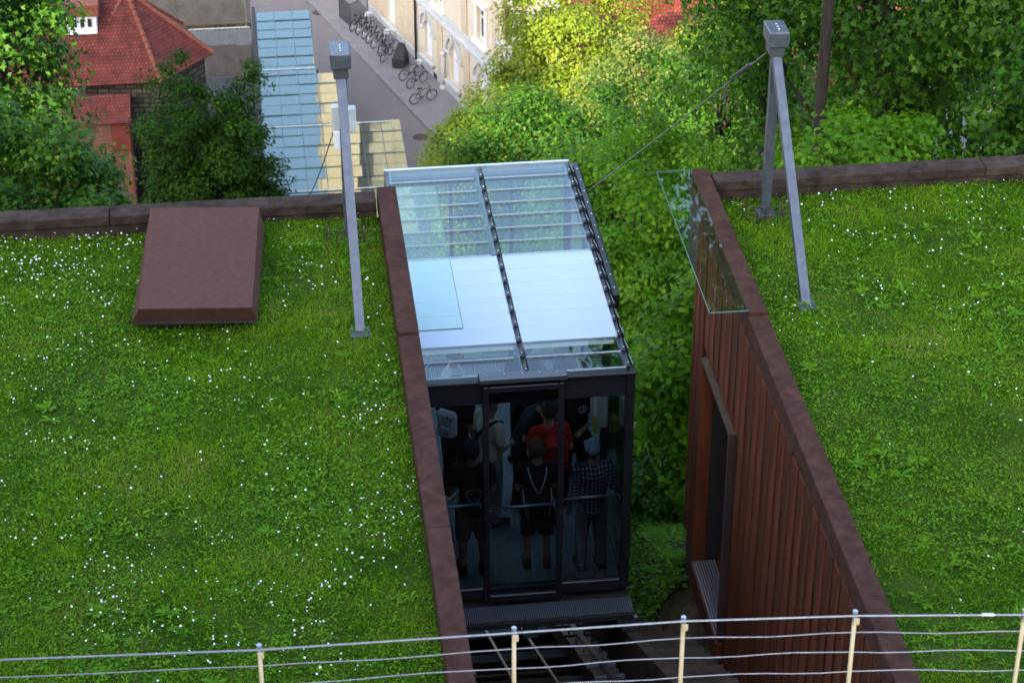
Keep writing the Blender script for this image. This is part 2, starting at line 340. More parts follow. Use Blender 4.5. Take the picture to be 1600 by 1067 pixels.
# pavement along the cream building: direction u, inward v
FA = Vector((6.54, 126.1, -42)); FU = Vector((.2963, -.9551, 0)); FV = Vector((.9551, .2963, 0)); FROT = math.atan2(FU.y, FU.x)
def fac(s, d, z): return FA + FU * s + FV * d + Vector((0, 0, z))
pv = MB(); pv.prism([fac(-14, -2.6, .004), fac(-14, .3, .004), fac(34, .3, .004), fac(34, -2.6, .004)], (0, 0, .10))
tag(pv.build('pavement', 'pavement'), kind='structure')
kb = MB()
for i in range(40): kb.prism([fac(-14 + i * 1.2, -2.9, .004), fac(-14 + i * 1.2, -2.603, .004), fac(-14 + i * 1.2 + 1.185, -2.603, .004), fac(-14 + i * 1.2 + 1.185, -2.9, .004)], (0, 0, .12))
tag(kb.build('kerb', 'kerb'), kind='structure')
def lawn_z(x, y): return .02 * np.sin(x * 1.7 + y * .9) + .018 * np.sin(x * .8 - y * 1.9) - .01
LA = (-9.0, 1.19, 10.6, 22.87); LB = (5.07, 15.0, 10.6, 22.87)
for nme, (a, b, c, d) in (('lawn_left', LA), ('lawn_right', LB)):
    tag(heights_grid(nme, np.linspace(a, b, 50), np.linspace(c, d, 60), lawn_z, 'lawn_soil'), kind='structure')
tag(MB().box(-14, 18, 1.5, 10.45, -6, 3.02).build('terrace', 'concrete'), kind='structure')

# unseen blocks added behind the viewpoint, heights set to shade lawns, trees and street
tdir = Vector((.5, .866, 0)); ldir = Vector((.866, -.5, 0))
def tl(t, l, z=0): return tdir * t + ldir * l + Vector((0, 0, z))
blk = thing('shade_blocks', tl(-13, 0, -6), 'unseen pale blocks added behind the viewpoint to cast shade', 'shade_blocks')
b = MB(); b.prism([tl(-13, -16.5), tl(-25, -16.5), tl(-25, 6), tl(-13, 6)], (0, 0, 30)); b.build('lawn_shade_block', 'shade_blocks', blk)
b = MB(); b.prism([tl(8, -72), tl(-6, -72), tl(-6, -43.5), tl(8, -43.5)], (0, 0, 27)); b.build('street_shade_block', 'shade_blocks', blk)
b = MB(); b.prism([tl(-12, -43.5), tl(-16, -43.5), tl(-16, -32.5), tl(-12, -32.5)], (0, 0, 25.5)); b.build('tree_shade_block', 'shade_blocks', blk)
b = MB(); b.prism([tl(-12, -32.49), tl(-16, -32.49), tl(-16, -28.51), tl(-12, -28.51)], (0, 0, 8)); b.build('low_shade_block', 'shade_blocks', blk)
b = MB(); b.prism([tl(-12, -28.5), tl(-16, -28.5), tl(-16, -16.51), tl(-12, -16.51)], (0, 0, 18)); b.build('slope_shade_block', 'shade_blocks', blk)

# ------------------------------------------------------------------ the station: bodies, parapets, copings, boarded wall
st = thing('station_block', (-4, 22.4, -6), 'rust brown station block under the daisy lawn left of the car', 'building')
MB().box(-14, 1.30, 10.5, 23.0, -6, -.06).build('wall', 'corten_dark', st)
st2 = thing('station_block', (9, 22.4, -6), 'rust brown station block under the right lawn behind the boarded wall', 'building')
MB().box(5.40, 18, 10.5, 23.0, -7.5, -.06).build('wall', 'corten_dark', st2)
MB().box(4.99, 5.399, 10.5, 20.09, -7.5, -.06).build('wall', 'corten_dark', st2)
MB().box(4.99, 5.399, 20.091, 23.0, -1.42, -.06).build('wall', 'corten_dark', st2)
MB().box(4.99, 5.399, 21.77, 23.0, -7.5, -1.421).build('wall', 'corten_dark', st2)
MB().box(4.99, 5.399, 20.091, 21.769, -7.5, -4.7).build('wall', 'corten_dark', st2)
def parapet(x0, x1, label):
    t = thing('roof_parapet', ((x0 + x1) / 2, 22.98, -.06), label, 'parapet')
    n = max(1, round((x1 - x0) / 2.9)); d = (x1 - x0) / n
    for i in range(n):
        MB().bev(x0 + i * d + .004, x0 + (i + 1) * d - .004, 22.85, 23.12, .105, .225 + .002 * (i % 2), .010).build('capping', 'parapet', t)
    MB().box(x0, x1, 22.875, 23.07, -.06, .104).build('upstand', 'parapet', t)
parapet(-13.9, 1.17, 'low weathered brown parapet along the far edge of the daisy lawn')
parapet(5.085, 18, 'low weathered brown parapet along the far edge of the right lawn')
def coping(xa, xb, ys_, label):
    t = thing('edge_coping', ((xa + xb) / 2, ys_[0], -.06), label, 'coping')
    for i in range(len(ys_) - 1):
        h = .23 + (.035 if i == len(ys_) - 2 else 0)
        MB().bev(xa, xb, ys_[i] + .003, ys_[i + 1] - .003, -.02, h, .008).build('capping', 'corten_cap', t)
    MB().box(xa + .02, xb - .03, ys_[0], ys_[-1] - .02, -.9, -.021).build('fascia', 'corten_dark', t)
coping(1.19, 1.41, [10.6, 13.2, 16.55, 19.9, 23.14], 'rust brown steel coping between the daisy lawn and the car')
coping(4.845, 5.06, [10.6, 13.2, 16.55, 19.86, 23.14], 'rust brown steel coping on top of the boarded wall')
for x0, x1, lab in ((1.40, 1.865, 'clear glass canopy pane jutting from the left coping over the car roof'), (4.445, 4.86, 'clear glass canopy pane jutting from the right coping above the pit')):
    t = thing('canopy_pane', ((x0 + x1) / 2, 21.5, .2), lab, 'glass pane')
    MB().box(x0 + .003, x1 - .003, 19.893, 23.097, .268, .278).build('pane', 'glass_clear', t)
    e = MB(); e.box(x0, x1, 19.885, 19.893, .266, .280); e.box(x0, x1, 23.097, 23.104, .266, .280)
    xe = x1 if x0 < 3 else x0
    e.box(xe - .003, xe + .003, 19.893, 23.097, .266, .280); e.build('edge', 'glass_edge', t)

# boarded wall right of the pit, board by board
bw = thing('boarded_wall', (4.9, 17, -7), 'tall red brown timber board wall on the right of the pit', 'wall')
for y0, y1, z0, z1 in ((10.6, 20.10, -7.4, -.07), (20.101, 21.759, -1.43, -.07), (21.76, 22.46, -4.6, -.07)):
    MB().box(4.90, 4.985, y0, y1, z0, z1).build('backing', 'corten_dark', bw)
y = 10.7; i = 0
bmesh_cache = {}
while y < 22.3:
    wd = .235
    for_low = -7.3 if y < 20.0 else -4.40
    top = -.065
    if 20.0 <= y < 21.78:
        # above the portal only
        for_low = -1.42
    key = (for_low, i % 3)
    if key not in bmesh_cache:
        bmesh_cache[key] = MB().bev(0, .046, 0, wd, for_low, top, .006).mesh('board', ['boards', 'boards_b', 'boards'][i % 3])
    o = put('board', bmesh_cache[key], bw, (4.851 + .004 * math.sin(i * 2.3), y, 0)); y += wd + .047; i += 1
MB().bev(4.843, 4.897, 22.44, 22.52, -4.4, -.07, .006).build('corner_post', 'boards', bw)
MB().box(4.872, 4.899, 10.6, 22.43, -.064, -.022).build('top_batten', 'boards_b', bw)

# boarding door portal in that wall
pt = thing('boarding_door', (4.8, 21, -4.4), 'dark framed boarding doorway in the boarded wall with ribbed metal sill', 'door')
PX0, PX1, PY0, PY1, PZ0, PZ1 = 4.79, 5.30, 20.14, 21.74, -4.32, -1.46
MB().bev(PX0, 4.95, PY0, PY1, PZ1 - .03, PZ1 + .02, .004).build('lintel', mat('lintel', (.055, .038, .024), .7, c2=(.085, .06, .038), scale=6, spec=.15), pt)
MB().bev(PX0, 4.95, PY0, PY0 + .05, PZ0, PZ1 - .031, .004).build('jamb', 'corten_dark', pt)
MB().bev(PX0, 4.95, PY1 - .05, PY1, PZ0, PZ1 - .031, .004).build('jamb', 'boards', pt)
MB().box(4.951, 5.19, PY1 - .04, PY1 - .01, PZ0, PZ1 - .031).build('reveal', 'black_matt', pt)
MB().bev(PX0 - .01, 5.18, PY0, PY1, PZ0 - .34, PZ0 - .05, .006).build('threshold', 'boards_b', pt)
b = MB()
sm = MB().box(0, .015, 0, PY1 - PY0 - .11, 0, .04).mesh('sill_slat', 'alu')
for k in range(9): put('sill_slat', sm, pt, (PX0 + .008 + k * .032, PY0 + .055, PZ0 - .045))
MB().box(5.20, 5.215, PY0 + .02, PY1 - .02, PZ0 - .02, PZ1 + .02).build('pane', mat('door_pane', (.008, .012, .024), .35, spec=.2), pt)
b = MB()
for yy in (20.9, 20.96): b.box(5.17, 5.199, yy, yy + .03, PZ0 + .02, PZ1 - .05)
b.box(5.165, 5.198, PY0 + .06, PY1 - .06, PZ0 + 1.05, PZ0 + 1.09); b.build('door_frame', 'alu_dark', pt)

# roof hatch on the left lawn
ht = thing('roof_hatch', (-.85, 21.5, 0), 'large rust brown steel hatch standing on the daisy lawn', 'hatch')
T4 = [(-1.46, 20.57), (-.285, 20.46), (-.16, 22.66), (-1.37, 22.78)]
MB().add([(x, y, .34) for x, y in T4] + [(x, y, .328) for x, y in T4], [(0, 1, 2, 3), (7, 6, 5, 4), (0, 4, 5, 1), (1, 5, 6, 2), (2, 6, 7, 3), (3, 7, 4, 0)]).build('lid', 'corten', ht)
b = MB(); Tq = [(x, y, .327) for x, y in T4]; Bq = [(-1.55, 20.66, .13), (-.245, 20.54, .13), (-.115, 22.605, .13), (-1.43, 22.605, .13)]
b.add(Tq + Bq, [(0, 4, 5, 1), (1, 5, 6, 2), (2, 6, 7, 3), (3, 7, 4, 0), (0, 1, 2, 3)]); b.build('skirt', 'corten', ht)
b = MB(); b.add(Bq + [(p[0], p[1], .10) for p in Bq], [(0, 4, 5, 1), (1, 5, 6, 2), (2, 6, 7, 3), (3, 7, 4, 0), (7, 6, 5, 4)]); b.build('lip', 'corten_dark', ht)
MB().box(-1.40, -.36, 20.80, 22.55, -.05, .10).build('upstand', 'corten_dark', ht)
sc_ = MB().ball((0, 0, 0), (.008, .008, .004), 8, 5).mesh('screw', 'galv_dark')
for x, y in ((-1.30, 20.70), (-.42, 20.62), (-.30, 22.45), (-1.25, 22.58)): put('screw', sc_, ht, (x, y, .342))

# ------------------------------------------------------------------ masts
def mast(x, label, boxes):
    t = thing('anchor_mast', (x, 21.4, -.05), label, 'mast')
    MB().beam((x + .01, 20.36, -.05), (x - .005, 22.36, 2.02), .098, .088).build('leg', 'galv', t)
    MB().beam((x + .01, 22.45, -.05), (x + .01, 22.45, 2.02), .10, .09).build('leg', 'galv', t)
    h = MB().bev(x - .115, x + .105, 22.24, 22.60, 2.16, 2.34, .012).build('head_cover', 'galv', t)
    MB().bev(x - .085, x + .075, 22.30, 22.56, 2.02, 2.165, .01).build('head_bracket', 'galv_dark', t)
    for k in range(3): MB().ball((x, 22.33 + k * .07, 2.345), (.012, .012, .012), 8, 5).build('bolt', 'alu', h)
    if boxes:
        MB().bev(x - .125, x - .035, 22.30, 22.40, 1.42, 1.70, .01).build('junction_box', 'box_grey', t)
        MB().bev(x + .05, x + .14, 22.32, 22.42, 1.38, 1.66, .01).build('junction_box', 'box_grey', t)
        MB().bev(x - .115, x - .045, 22.30, 22.38, 1.18, 1.41, .012).build('camera_box', 'box_white', t)
    for yy in (20.36, 22.45):
        q = MB().bev(x - .09, x + .11, yy - .1, yy + .1, -.02, .025, .004).build('base_plate', 'galv_dark', t)
    b = MB()
    for k in range(16):
        a = k * .3927; px, py = x + .22 * math.cos(a) * (1 + .2 * math.sin(k * 5)), 22.42 + .24 * math.sin(a)
        if py > 22.57: continue
        b.tube([(px, py, -.02), (px + .03 * math.sin(k * 7), py + .02 * math.cos(k * 3), .20 + .05 * math.sin(k * 3))], .006, 5)
    for k in range(3): b.tube([(x - .24, 22.30 + .02 * k, .04 + .06 * k), (x + .26, 22.26 + .02 * k, .05 + .06 * k)], .006, 5)
    b.build('foot_cage', 'cast_iron', t)
    return t
mast(.815, 'grey steel mast with junction boxes on the daisy lawn', True)
mast(5.595, 'bare grey steel two-legged mast on the right lawn', False)
def sag(p, q, s, n=14):
    p, q = Vector(p), Vector(q)
    return [p.lerp(q, i / n) - Vector((0, 0, s * 4 * (i / n) * (1 - i / n))) for i in range(n + 1)]
c1 = thing('stay_cable', (2.41, 29.12, -9), 'thin steel cable running from the bare right mast down behind the car', 'cable')
MB().tube(sag((5.49, 22.42, 2.03), (2.2, 29.6, -9.2 + 3.9), .05), .008, 6).build('rope', 'steel_wire', c1)
b = MB(); b.tube([(5.38, 22.66, 1.79), (5.24, 22.97, 1.48)], .022, 8); b.tube([(5.20, 23.06, 1.39), (5.20, 23.06, 1.14)], .008, 6); b.build('turnbuckle', 'galv_dark', c1)
MB().tube([(2.2, 29.6, -5.3), (2.2, 29.6, -10.2)], .06, 8).build('anchor_post', 'galv_dark', c1)
c2 = thing('signal_cable', (.47, 28.5, -9), 'thin dark cable hanging from the junction boxes of the left mast', 'cable')
MB().tube(sag((.71, 22.34, 1.42), (.44, 29.3, -3.2), .1), .006, 5).build('rope', 'rubber', c2)
MB().tube([(.44, 29.3, -3.2), (.44, 29.3, -9.2)], .04, 8).build('anchor_post', 'galv_dark', c2)

# ------------------------------------------------------------------ the funicular car
CX0, CX1, CY0, CY1, CZR, CZF = 1.46, 3.93, 21.22, 26.36, -1.20, -4.20
car = thing('funicular_car', (2.69, 23.8, -5.4), 'black framed funicular car with glass roof standing full of passengers in the pit', 'funicular car')
MB().box(CX0 + .03, CX1 - .03, CY0 + .05, CY1 - .03, CZF - .09, CZF).build('floor', 'floor_car', car)
b = MB()
for x in (CX0, CX1 - .10):
    for yy in (CY0, 22.9, 24.6, CY1 - .10): b.bev(x, x + .10, yy, yy + .10, CZF - .1, CZR - .08, .012)
    b.bev(x + .002, x + .098, CY0 + .101, CY1 - .101, CZR - .20, CZR - .085, .01)
    b.bev(x + .002, x + .098, CY0 + .101, CY1 - .101, CZF - .22, CZF + .10, .01)
b.bev(CX0 + .101, CX1 - .101, CY1 - .098, CY1 - .002, CZR - .20, CZR - .085, .01); b.bev(CX0 + .101, CX1 - .101, CY1 - .098, CY1 - .002, CZF - .22, CZF + .10, .01)
b.build('body_frame', 'black', car)
for x in (CX0 + .05, CX1 - .05):
    for y0, y1 in ((CY0 + .101, 22.899), (23.001, 24.599), (24.701, CY1 - .101)):
        MB().box(x - .005, x + .005, y0, y1, CZF + .101, CZR - .201).build('side_window', 'glass_side', car)
MB().box(CX0 + .101, CX1 - .101, CY1 - .055, CY1 - .045, CZF + .101, CZR - .201).build('front_window', 'glass_side', car)
b = MB()
for x in (2.3, 3.1): b.bev(x, x + .05, CY1 - .08, CY1 - .02, CZF + .102, CZR - .202, .008)
b.build('front_mullion', 'black', car)
# rear wall: header, sill, mullions, three panes, the middle one a proud frame
MB().bev(CX0 + .101, CX1 - .101, CY0 + .004, CY0 + .09, CZR - .36, CZR - .082, .01).build('rear_header', 'black', car)
MB().bev(CX0 + .101, CX1 - .101, CY0 + .004, CY0 + .09, CZF - .12, CZF + .04, .01).build('rear_sill', 'black', car)
MB().bev(CX0 - .01, CX1 + .012, CY0 - .03, CY0 + .12, CZR - .08, CZR - .035, .01).build('roof_edge', 'black', car)
for x0, x1 in ((CX0 + .101, 2.20), (2.262, 3.05), (3.10, CX1 - .101)):
    dy = -.05 if x0 > 2.2 and x0 < 3 else .04
    MB().box(x0, x1, CY0 + dy, CY0 + dy + .010, CZF + .02 if dy > 0 else CZF - .05, CZR - .34 if dy > 0 else CZR - .15).build('rear_pane', 'glass_tint', car)
ef = MB()
for x in (2.195, 3.051): ef.bev(x, x + .066, CY0 - .075, CY0 + .003, CZF - .12, CZR - .09, .008)
ef.bev(2.262, 3.05, CY0 - .075, CY0 + .003, CZF - .12, CZF - .021, .008); ef.bev(2.262, 3.05, CY0 - .075, CY0 + .003, CZR - .169, CZR - .09, .008)
ef.build('rear_door_frame', 'black', car)
dh = MB().bev(2.15, 3.145, CY0 - .10, CY0 + .05, CZR - .035, CZR + .035, .01).build('door_header', 'alu_dark', car)
for k in range(5): MB().ball((2.24 + k * .2, CY0 - .02, CZR + .036), .010, 8, 5).build('rivet', 'alu', dh)
for x0, x1 in ((CX0 + .105, 2.19), (2.275, 3.04), (3.13, CX1 - .11)):
    b = MB(); yy = CY0 + (.15 if x0 != 2.275 else -.10 + .16)
    b.tube([(x0, yy, CZF + 1.155), (x1, yy, CZF + 1.165)], .017, 10)
    for x in (x0 + .01, x1 - .01): b.tube([(x, yy, CZF + 1.155), (x, yy - .06, CZF + 1.155)], .012, 6)
    b.build('handrail', 'alu', car, True)
# ribbed step under the rear wall, buffer plates, underframe
MB().bev(CX0 + .02, CX1 + .01, 20.86, CY0 - .078, CZF - .20, CZF - .165, .006).build('rear_step', 'grating', car)
MB().bev(CX0 + .02, CX1 + .01, 20.85, CY0 + .3, CZF - .29, CZF - .204, .008).build('step_beam', 'black_matt', car)
for x in (CX0 + .1, 2.62, CX1 - .12): MB().bev(x, x + .19, 20.90, 20.96, CZF - .50, CZF - .293, .008).build('buffer_plate', 'galv', car)
b = MB()
for x in (CX0 + .12, CX1 - .24):
    b.prism([(x, 21.05, -4.56), (x, 21.3, -5.0), (x, 26.3, -7.75), (x, 26.3, -4.43), (x, 21.3, -4.43)], (.10, 0, 0))
for yy in (21.5, 23, 24.5, 26): b.beam((CX0 + .15, yy, -4.6 - (yy - 21) * .55), (CX1 - .15, yy, -4.6 - (yy - 21) * .55), .12, .12)
b.build('underframe', 'black_matt', car)
# roof: rails and overlapping panes, row by row
NR = 15; RY0 = CY0 + .04; RP = (CY1 - .02 - RY0) / NR
b = MB()
for x in (CX0 + .01, 2.655, CX1 - .115): b.bev(x, x + .075, CY0 + .121, CY1 - .012, CZR - .095 + .015, CZR - .028, .008)
b.build('roof_rail', 'alu_dark', car)
b = MB(); b.bev(CX0, CX1 - .03, CY1 - .01, CY1 + .03, CZR - .12, CZR + .012, .008); b.build('roof_end_trim', 'alu', car)
pm = {}
def pane_mesh(w_, mt):
    if (w_, mt) not in pm:
        L = RP + (.035 if mt != 'white_panel' else .0)
        m_ = MB(); t_ = .014 if mt != 'white_panel' else .002
        v = [(0, 0, t_), (w_, 0, t_), (w_, L, 0), (0, L, 0)]
        m_.add(v + [(x, y, z + .012) for x, y, z in v], [(3, 2, 1, 0), (4, 5, 6, 7), (0, 1, 5, 4), (1, 2, 6, 5), (2, 3, 7, 6), (3, 0, 4, 7)])
        pm[w_, mt] = m_.mesh('roof_pane', mt)
    return pm[w_, mt]
lipm = MB().box(0, 1.09, -.004, .004, .012, .029).mesh('pane_lip', mat('pane_lip', (.42, .52, .56), .15, spec=.7))
clm = MB().bev(-.022, .022, -.06, .06, 0, .045, .008).mesh('clamp', 'black')
blm = MB().ball((0, 0, .05), .011, 8, 5).mesh('clamp_bolt', 'alu')
sdm = MB().prism([(0, 0, -.07), (0, RP, -.09), (0, RP, -.035), (0, 0, .035)], (.012, 0, 0)).mesh('side_flashing', 'alu_dark')
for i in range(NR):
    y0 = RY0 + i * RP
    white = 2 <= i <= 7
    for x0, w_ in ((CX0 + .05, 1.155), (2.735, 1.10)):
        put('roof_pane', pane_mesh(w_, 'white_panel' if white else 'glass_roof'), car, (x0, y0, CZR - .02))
        if not white: put('pane_lip', lipm, car, (x0, y0 - .002, CZR - .02))
    for x in (2.695, CX1 - .075):
        c = put('clamp', clm, car, (x, y0 + .03, CZR - .01))
        q = bpy.data.objects.new('clamp_bolt', blm); col.objects.link(q); q.parent = c
    put('side_flashing', sdm, car, (CX1 - .028, y0, CZR - .005))
b = MB(); b.box(CX0 + .06, CX1 - .12, RY0 + 2 * RP + .05, RY0 + 8 * RP - .02, CZR - .135, CZR - .085); b.build('ceiling_panel', 'white_wall', car)
gt = MB(); gt.bev(CX1 + .0, CX1 + .10, 22.95, CY1 + .05, CZR - .26, CZR - .045, .02); gt.build('door_hood', 'black', car)
rvm = MB().ball((0, 0, 0), .011, 8, 5).mesh('rivet', 'alu')
for k in range(11): put('rivet', rvm, car, (CX1 + .055, 23.1 + k * .31, CZR - .043))
b = MB(); b.bev(3.60, 3.80, 22.2, 22.36, CZF + 1.55, CZF + 2.25, .02); b.build('control_box', 'box_grey', car)
MB().box(3.62, 3.66, 22.17, 22.195, CZF + 1.75, CZF + 2.2).build('notice', 'box_white', car)
MB().box(3.62, 3.66, 22.168, 22.193, CZF + 1.5, CZF + 1.74).build('notice', mat('yellow', (.62, .47, .04), .5), car)
b = MB()
for x, yy in ((1.75, 23.4),): b.tube([(x, yy, CZF), (x, yy, CZR - .09)], .018, 8)
b.build('grab_pole', 'alu', car, True)

# ------------------------------------------------------------------ track under the car
tk = thing('funicular_track', (2.7, 21, -5.6), 'steep steel rails on rusty beams under the funicular car', 'track')
S = .56
def trz(yy, o=0): return -5.15 - (yy - 21) * S + o
for x in (1.86, 3.52):
    MB().beam((x, 19.2, trz(19.2, -.16)), (x, 92, trz(92, -.16)), .30, .22).build('rail_beam', 'rust_rail', tk)
    MB().beam((x, 19.2, trz(19.2, 0)), (x, 92, trz(92, 0)), .06, .10).build('rail', 'rail_top', tk)
clipm = MB()
clipm.bev(-.08, .08, -.05, .05, -.03, .03, .01); clipm.ring((0, 0, .045), (1, 0, 0), .035, .010, 12, 5)
cm = clipm.mesh('rail_clip', 'galv_dark')
for x in (1.86, 3.52):
    for k in range(22):
        yy = 19.4 + k * .62
        for dx in (-.10, .10): put('rail_clip', cm, tk, (x + dx, yy, trz(yy, -.03)), (-math.atan(S), 0, 0))
for x in (2.45, 2.93): MB().beam((x, 19.2, trz(19.2, -.1)), (x, 92, trz(92, -.1)), .035, .05).build('haul_rope', 'galv_dark', tk)
for k in range(46):
    yy = 19.4 + k * 1.6
    MB().beam((1.6, yy, trz(yy, -.42)), (3.8, yy, trz(yy, -.42)), .16, .2).build('sleeper', 'black_matt', tk)
stp = thing('concrete_steps', (4.4, 21, -6), 'brown concrete service steps between the track and the boarded wall', 'steps')
for k in range(34):
    yy = 16.5 + k * .36
    MB().bev(4.02, 4.80, yy, yy + .40, -7.2 - k * .2, -4.62 - .2016 * (k - 12) - .55, .012).build('step', 'concrete_brown', stp)
MB().beam((3.93, 15, trz(15, -.02)), (3.93, 60, trz(60, -.02)), .14, .7).build('side_kerb', 'concrete_brown', stp)

# ------------------------------------------------------------------ passengers
def frustum(b, p, q, r0, r1, n=12, rnd=True):
    p, q = Vector(p), Vector(q); b.tube([p, q], [r0, r1], n)
    if rnd: b.ball(p, r0, 10, 7); b.ball(q, r1, 10, 7)
pending = []
def remesh(b, name, mats, parent, vox, smooth=6):
    ob = b.build(name, mats, parent); m = ob.modifiers.new('r', 'REMESH'); m.mode = 'VOXEL'; m.voxel_size = vox; m.use_smooth_shade = True
    s_ = ob.modifiers.new('s', 'SMOOTH'); s_.iterations = smooth; s_.factor = .5; pending.append(ob); return ob
def cloth(name, c, c2=None, rough=.85): return mat(name, c, rough, c2=c2 or tuple(a * 1.25 for a in c), scale=9, bump=.25, bscale=14, spec=.2)
SKIN = mat('skin', (.42, .24, .17), .5, c2=(.48, .28, .20), scale=12); SKIN_T = mat('skin_tan', (.33, .18, .12), .5, c2=(.38, .21, .15), scale=12)
def plaid(name):
    m, nt, ns, lk, b = nm(name); b.inputs['Roughness'].default_value = .85; b.inputs['Specular IOR Level'].default_value = .2
    tc = ns.new('ShaderNodeTexCoord'); sp = ns.new('ShaderNodeSeparateXYZ'); lk.new(tc.outputs['Object'], sp.inputs[0]); fs = []
    for ax, fr in ((0, 21), (2, 21)):
        a = ns.new('ShaderNodeMath'); a.operation = 'MULTIPLY'; a.inputs[1].default_value = fr; lk.new(sp.outputs[ax], a.inputs[0])
        f = ns.new('ShaderNodeMath'); f.operation = 'FRACT'; lk.new(a.outputs[0], f.inputs[0])
        g = ns.new('ShaderNodeMath'); g.operation = 'LESS_THAN'; g.inputs[1].default_value = .32; lk.new(f.outputs[0], g.inputs[0]); fs.append(g)
    ad = ns.new('ShaderNodeMath'); ad.operation = 'ADD'; lk.new(fs[0].outputs[0], ad.inputs[0]); lk.new(fs[1].outputs[0], ad.inputs[1])
    h = ns.new('ShaderNodeMath'); h.operation = 'MULTIPLY'; h.inputs[1].default_value = .5; lk.new(ad.outputs[0], h.inputs[0])
    r = ramp(ns, [(0, (.018, .026, .05)), (.5, (.10, .13, .19)), (1, (.50, .54, .60))]); lk.new(h.outputs[0], r.inputs[0]); lk.new(r.outputs[0], b.inputs['Base Color'])
    return m
def printed(name, base, ink, cx, cz, r0, back=True):
    """cloth with a round print: ring and a few strokes, in the shirt's own coordinates"""
    m, nt, ns, lk, b = nm(name); b.inputs['Roughness'].default_value = .85; b.inputs['Specular IOR Level'].default_value = .2
    tc = ns.new('ShaderNodeTexCoord'); sp = ns.new('ShaderNodeSeparateXYZ'); lk.new(tc.outputs['Object'], sp.inputs[0])
    def mth(op, a, v=None, v2=None):
        n = ns.new('ShaderNodeMath'); n.operation = op
        for k, q in enumerate((a, v, v2)):
            if q is None: continue
            if isinstance(q, (int, float)): n.inputs[k].default_value = q
            else: lk.new(q, n.inputs[k])
        return n.outputs[0]
    dx = mth('SUBTRACT', sp.outputs[0], cx); dz = mth('SUBTRACT', sp.outputs[2], cz)
    rr = mth('SQRT', mth('ADD', mth('MULTIPLY', dx, dx), mth('MULTIPLY', dz, dz)))
    ring = mth('LESS_THAN', mth('ABSOLUTE', mth('SUBTRACT', rr, r0)), r0 * .16)
    n = ns.new('ShaderNodeTexNoise'); n.inputs['Scale'].default_value = 26; lk.new(tc.outputs['Object'], n.inputs['Vector'])
    inn = mth('MULTIPLY', mth('LESS_THAN', rr, r0 * .72), mth('GREATER_THAN', n.outputs['Fac'], .56))
    side = mth('LESS_THAN', sp.outputs[1], 0.0) if back else mth('GREATER_THAN', sp.outputs[1], 0.0)
    f = mth('MULTIPLY', mth('MAXIMUM', ring, inn), side)
    mx = ns.new('ShaderNodeMix'); mx.data_type = 'RGBA'; lk.new(f, mx.inputs[0]); mx.inputs[6].default_value = (*base, 1); mx.inputs[7].default_value = (*ink, 1)
    lk.new(mx.outputs[2], b.inputs['Base Color']); return m
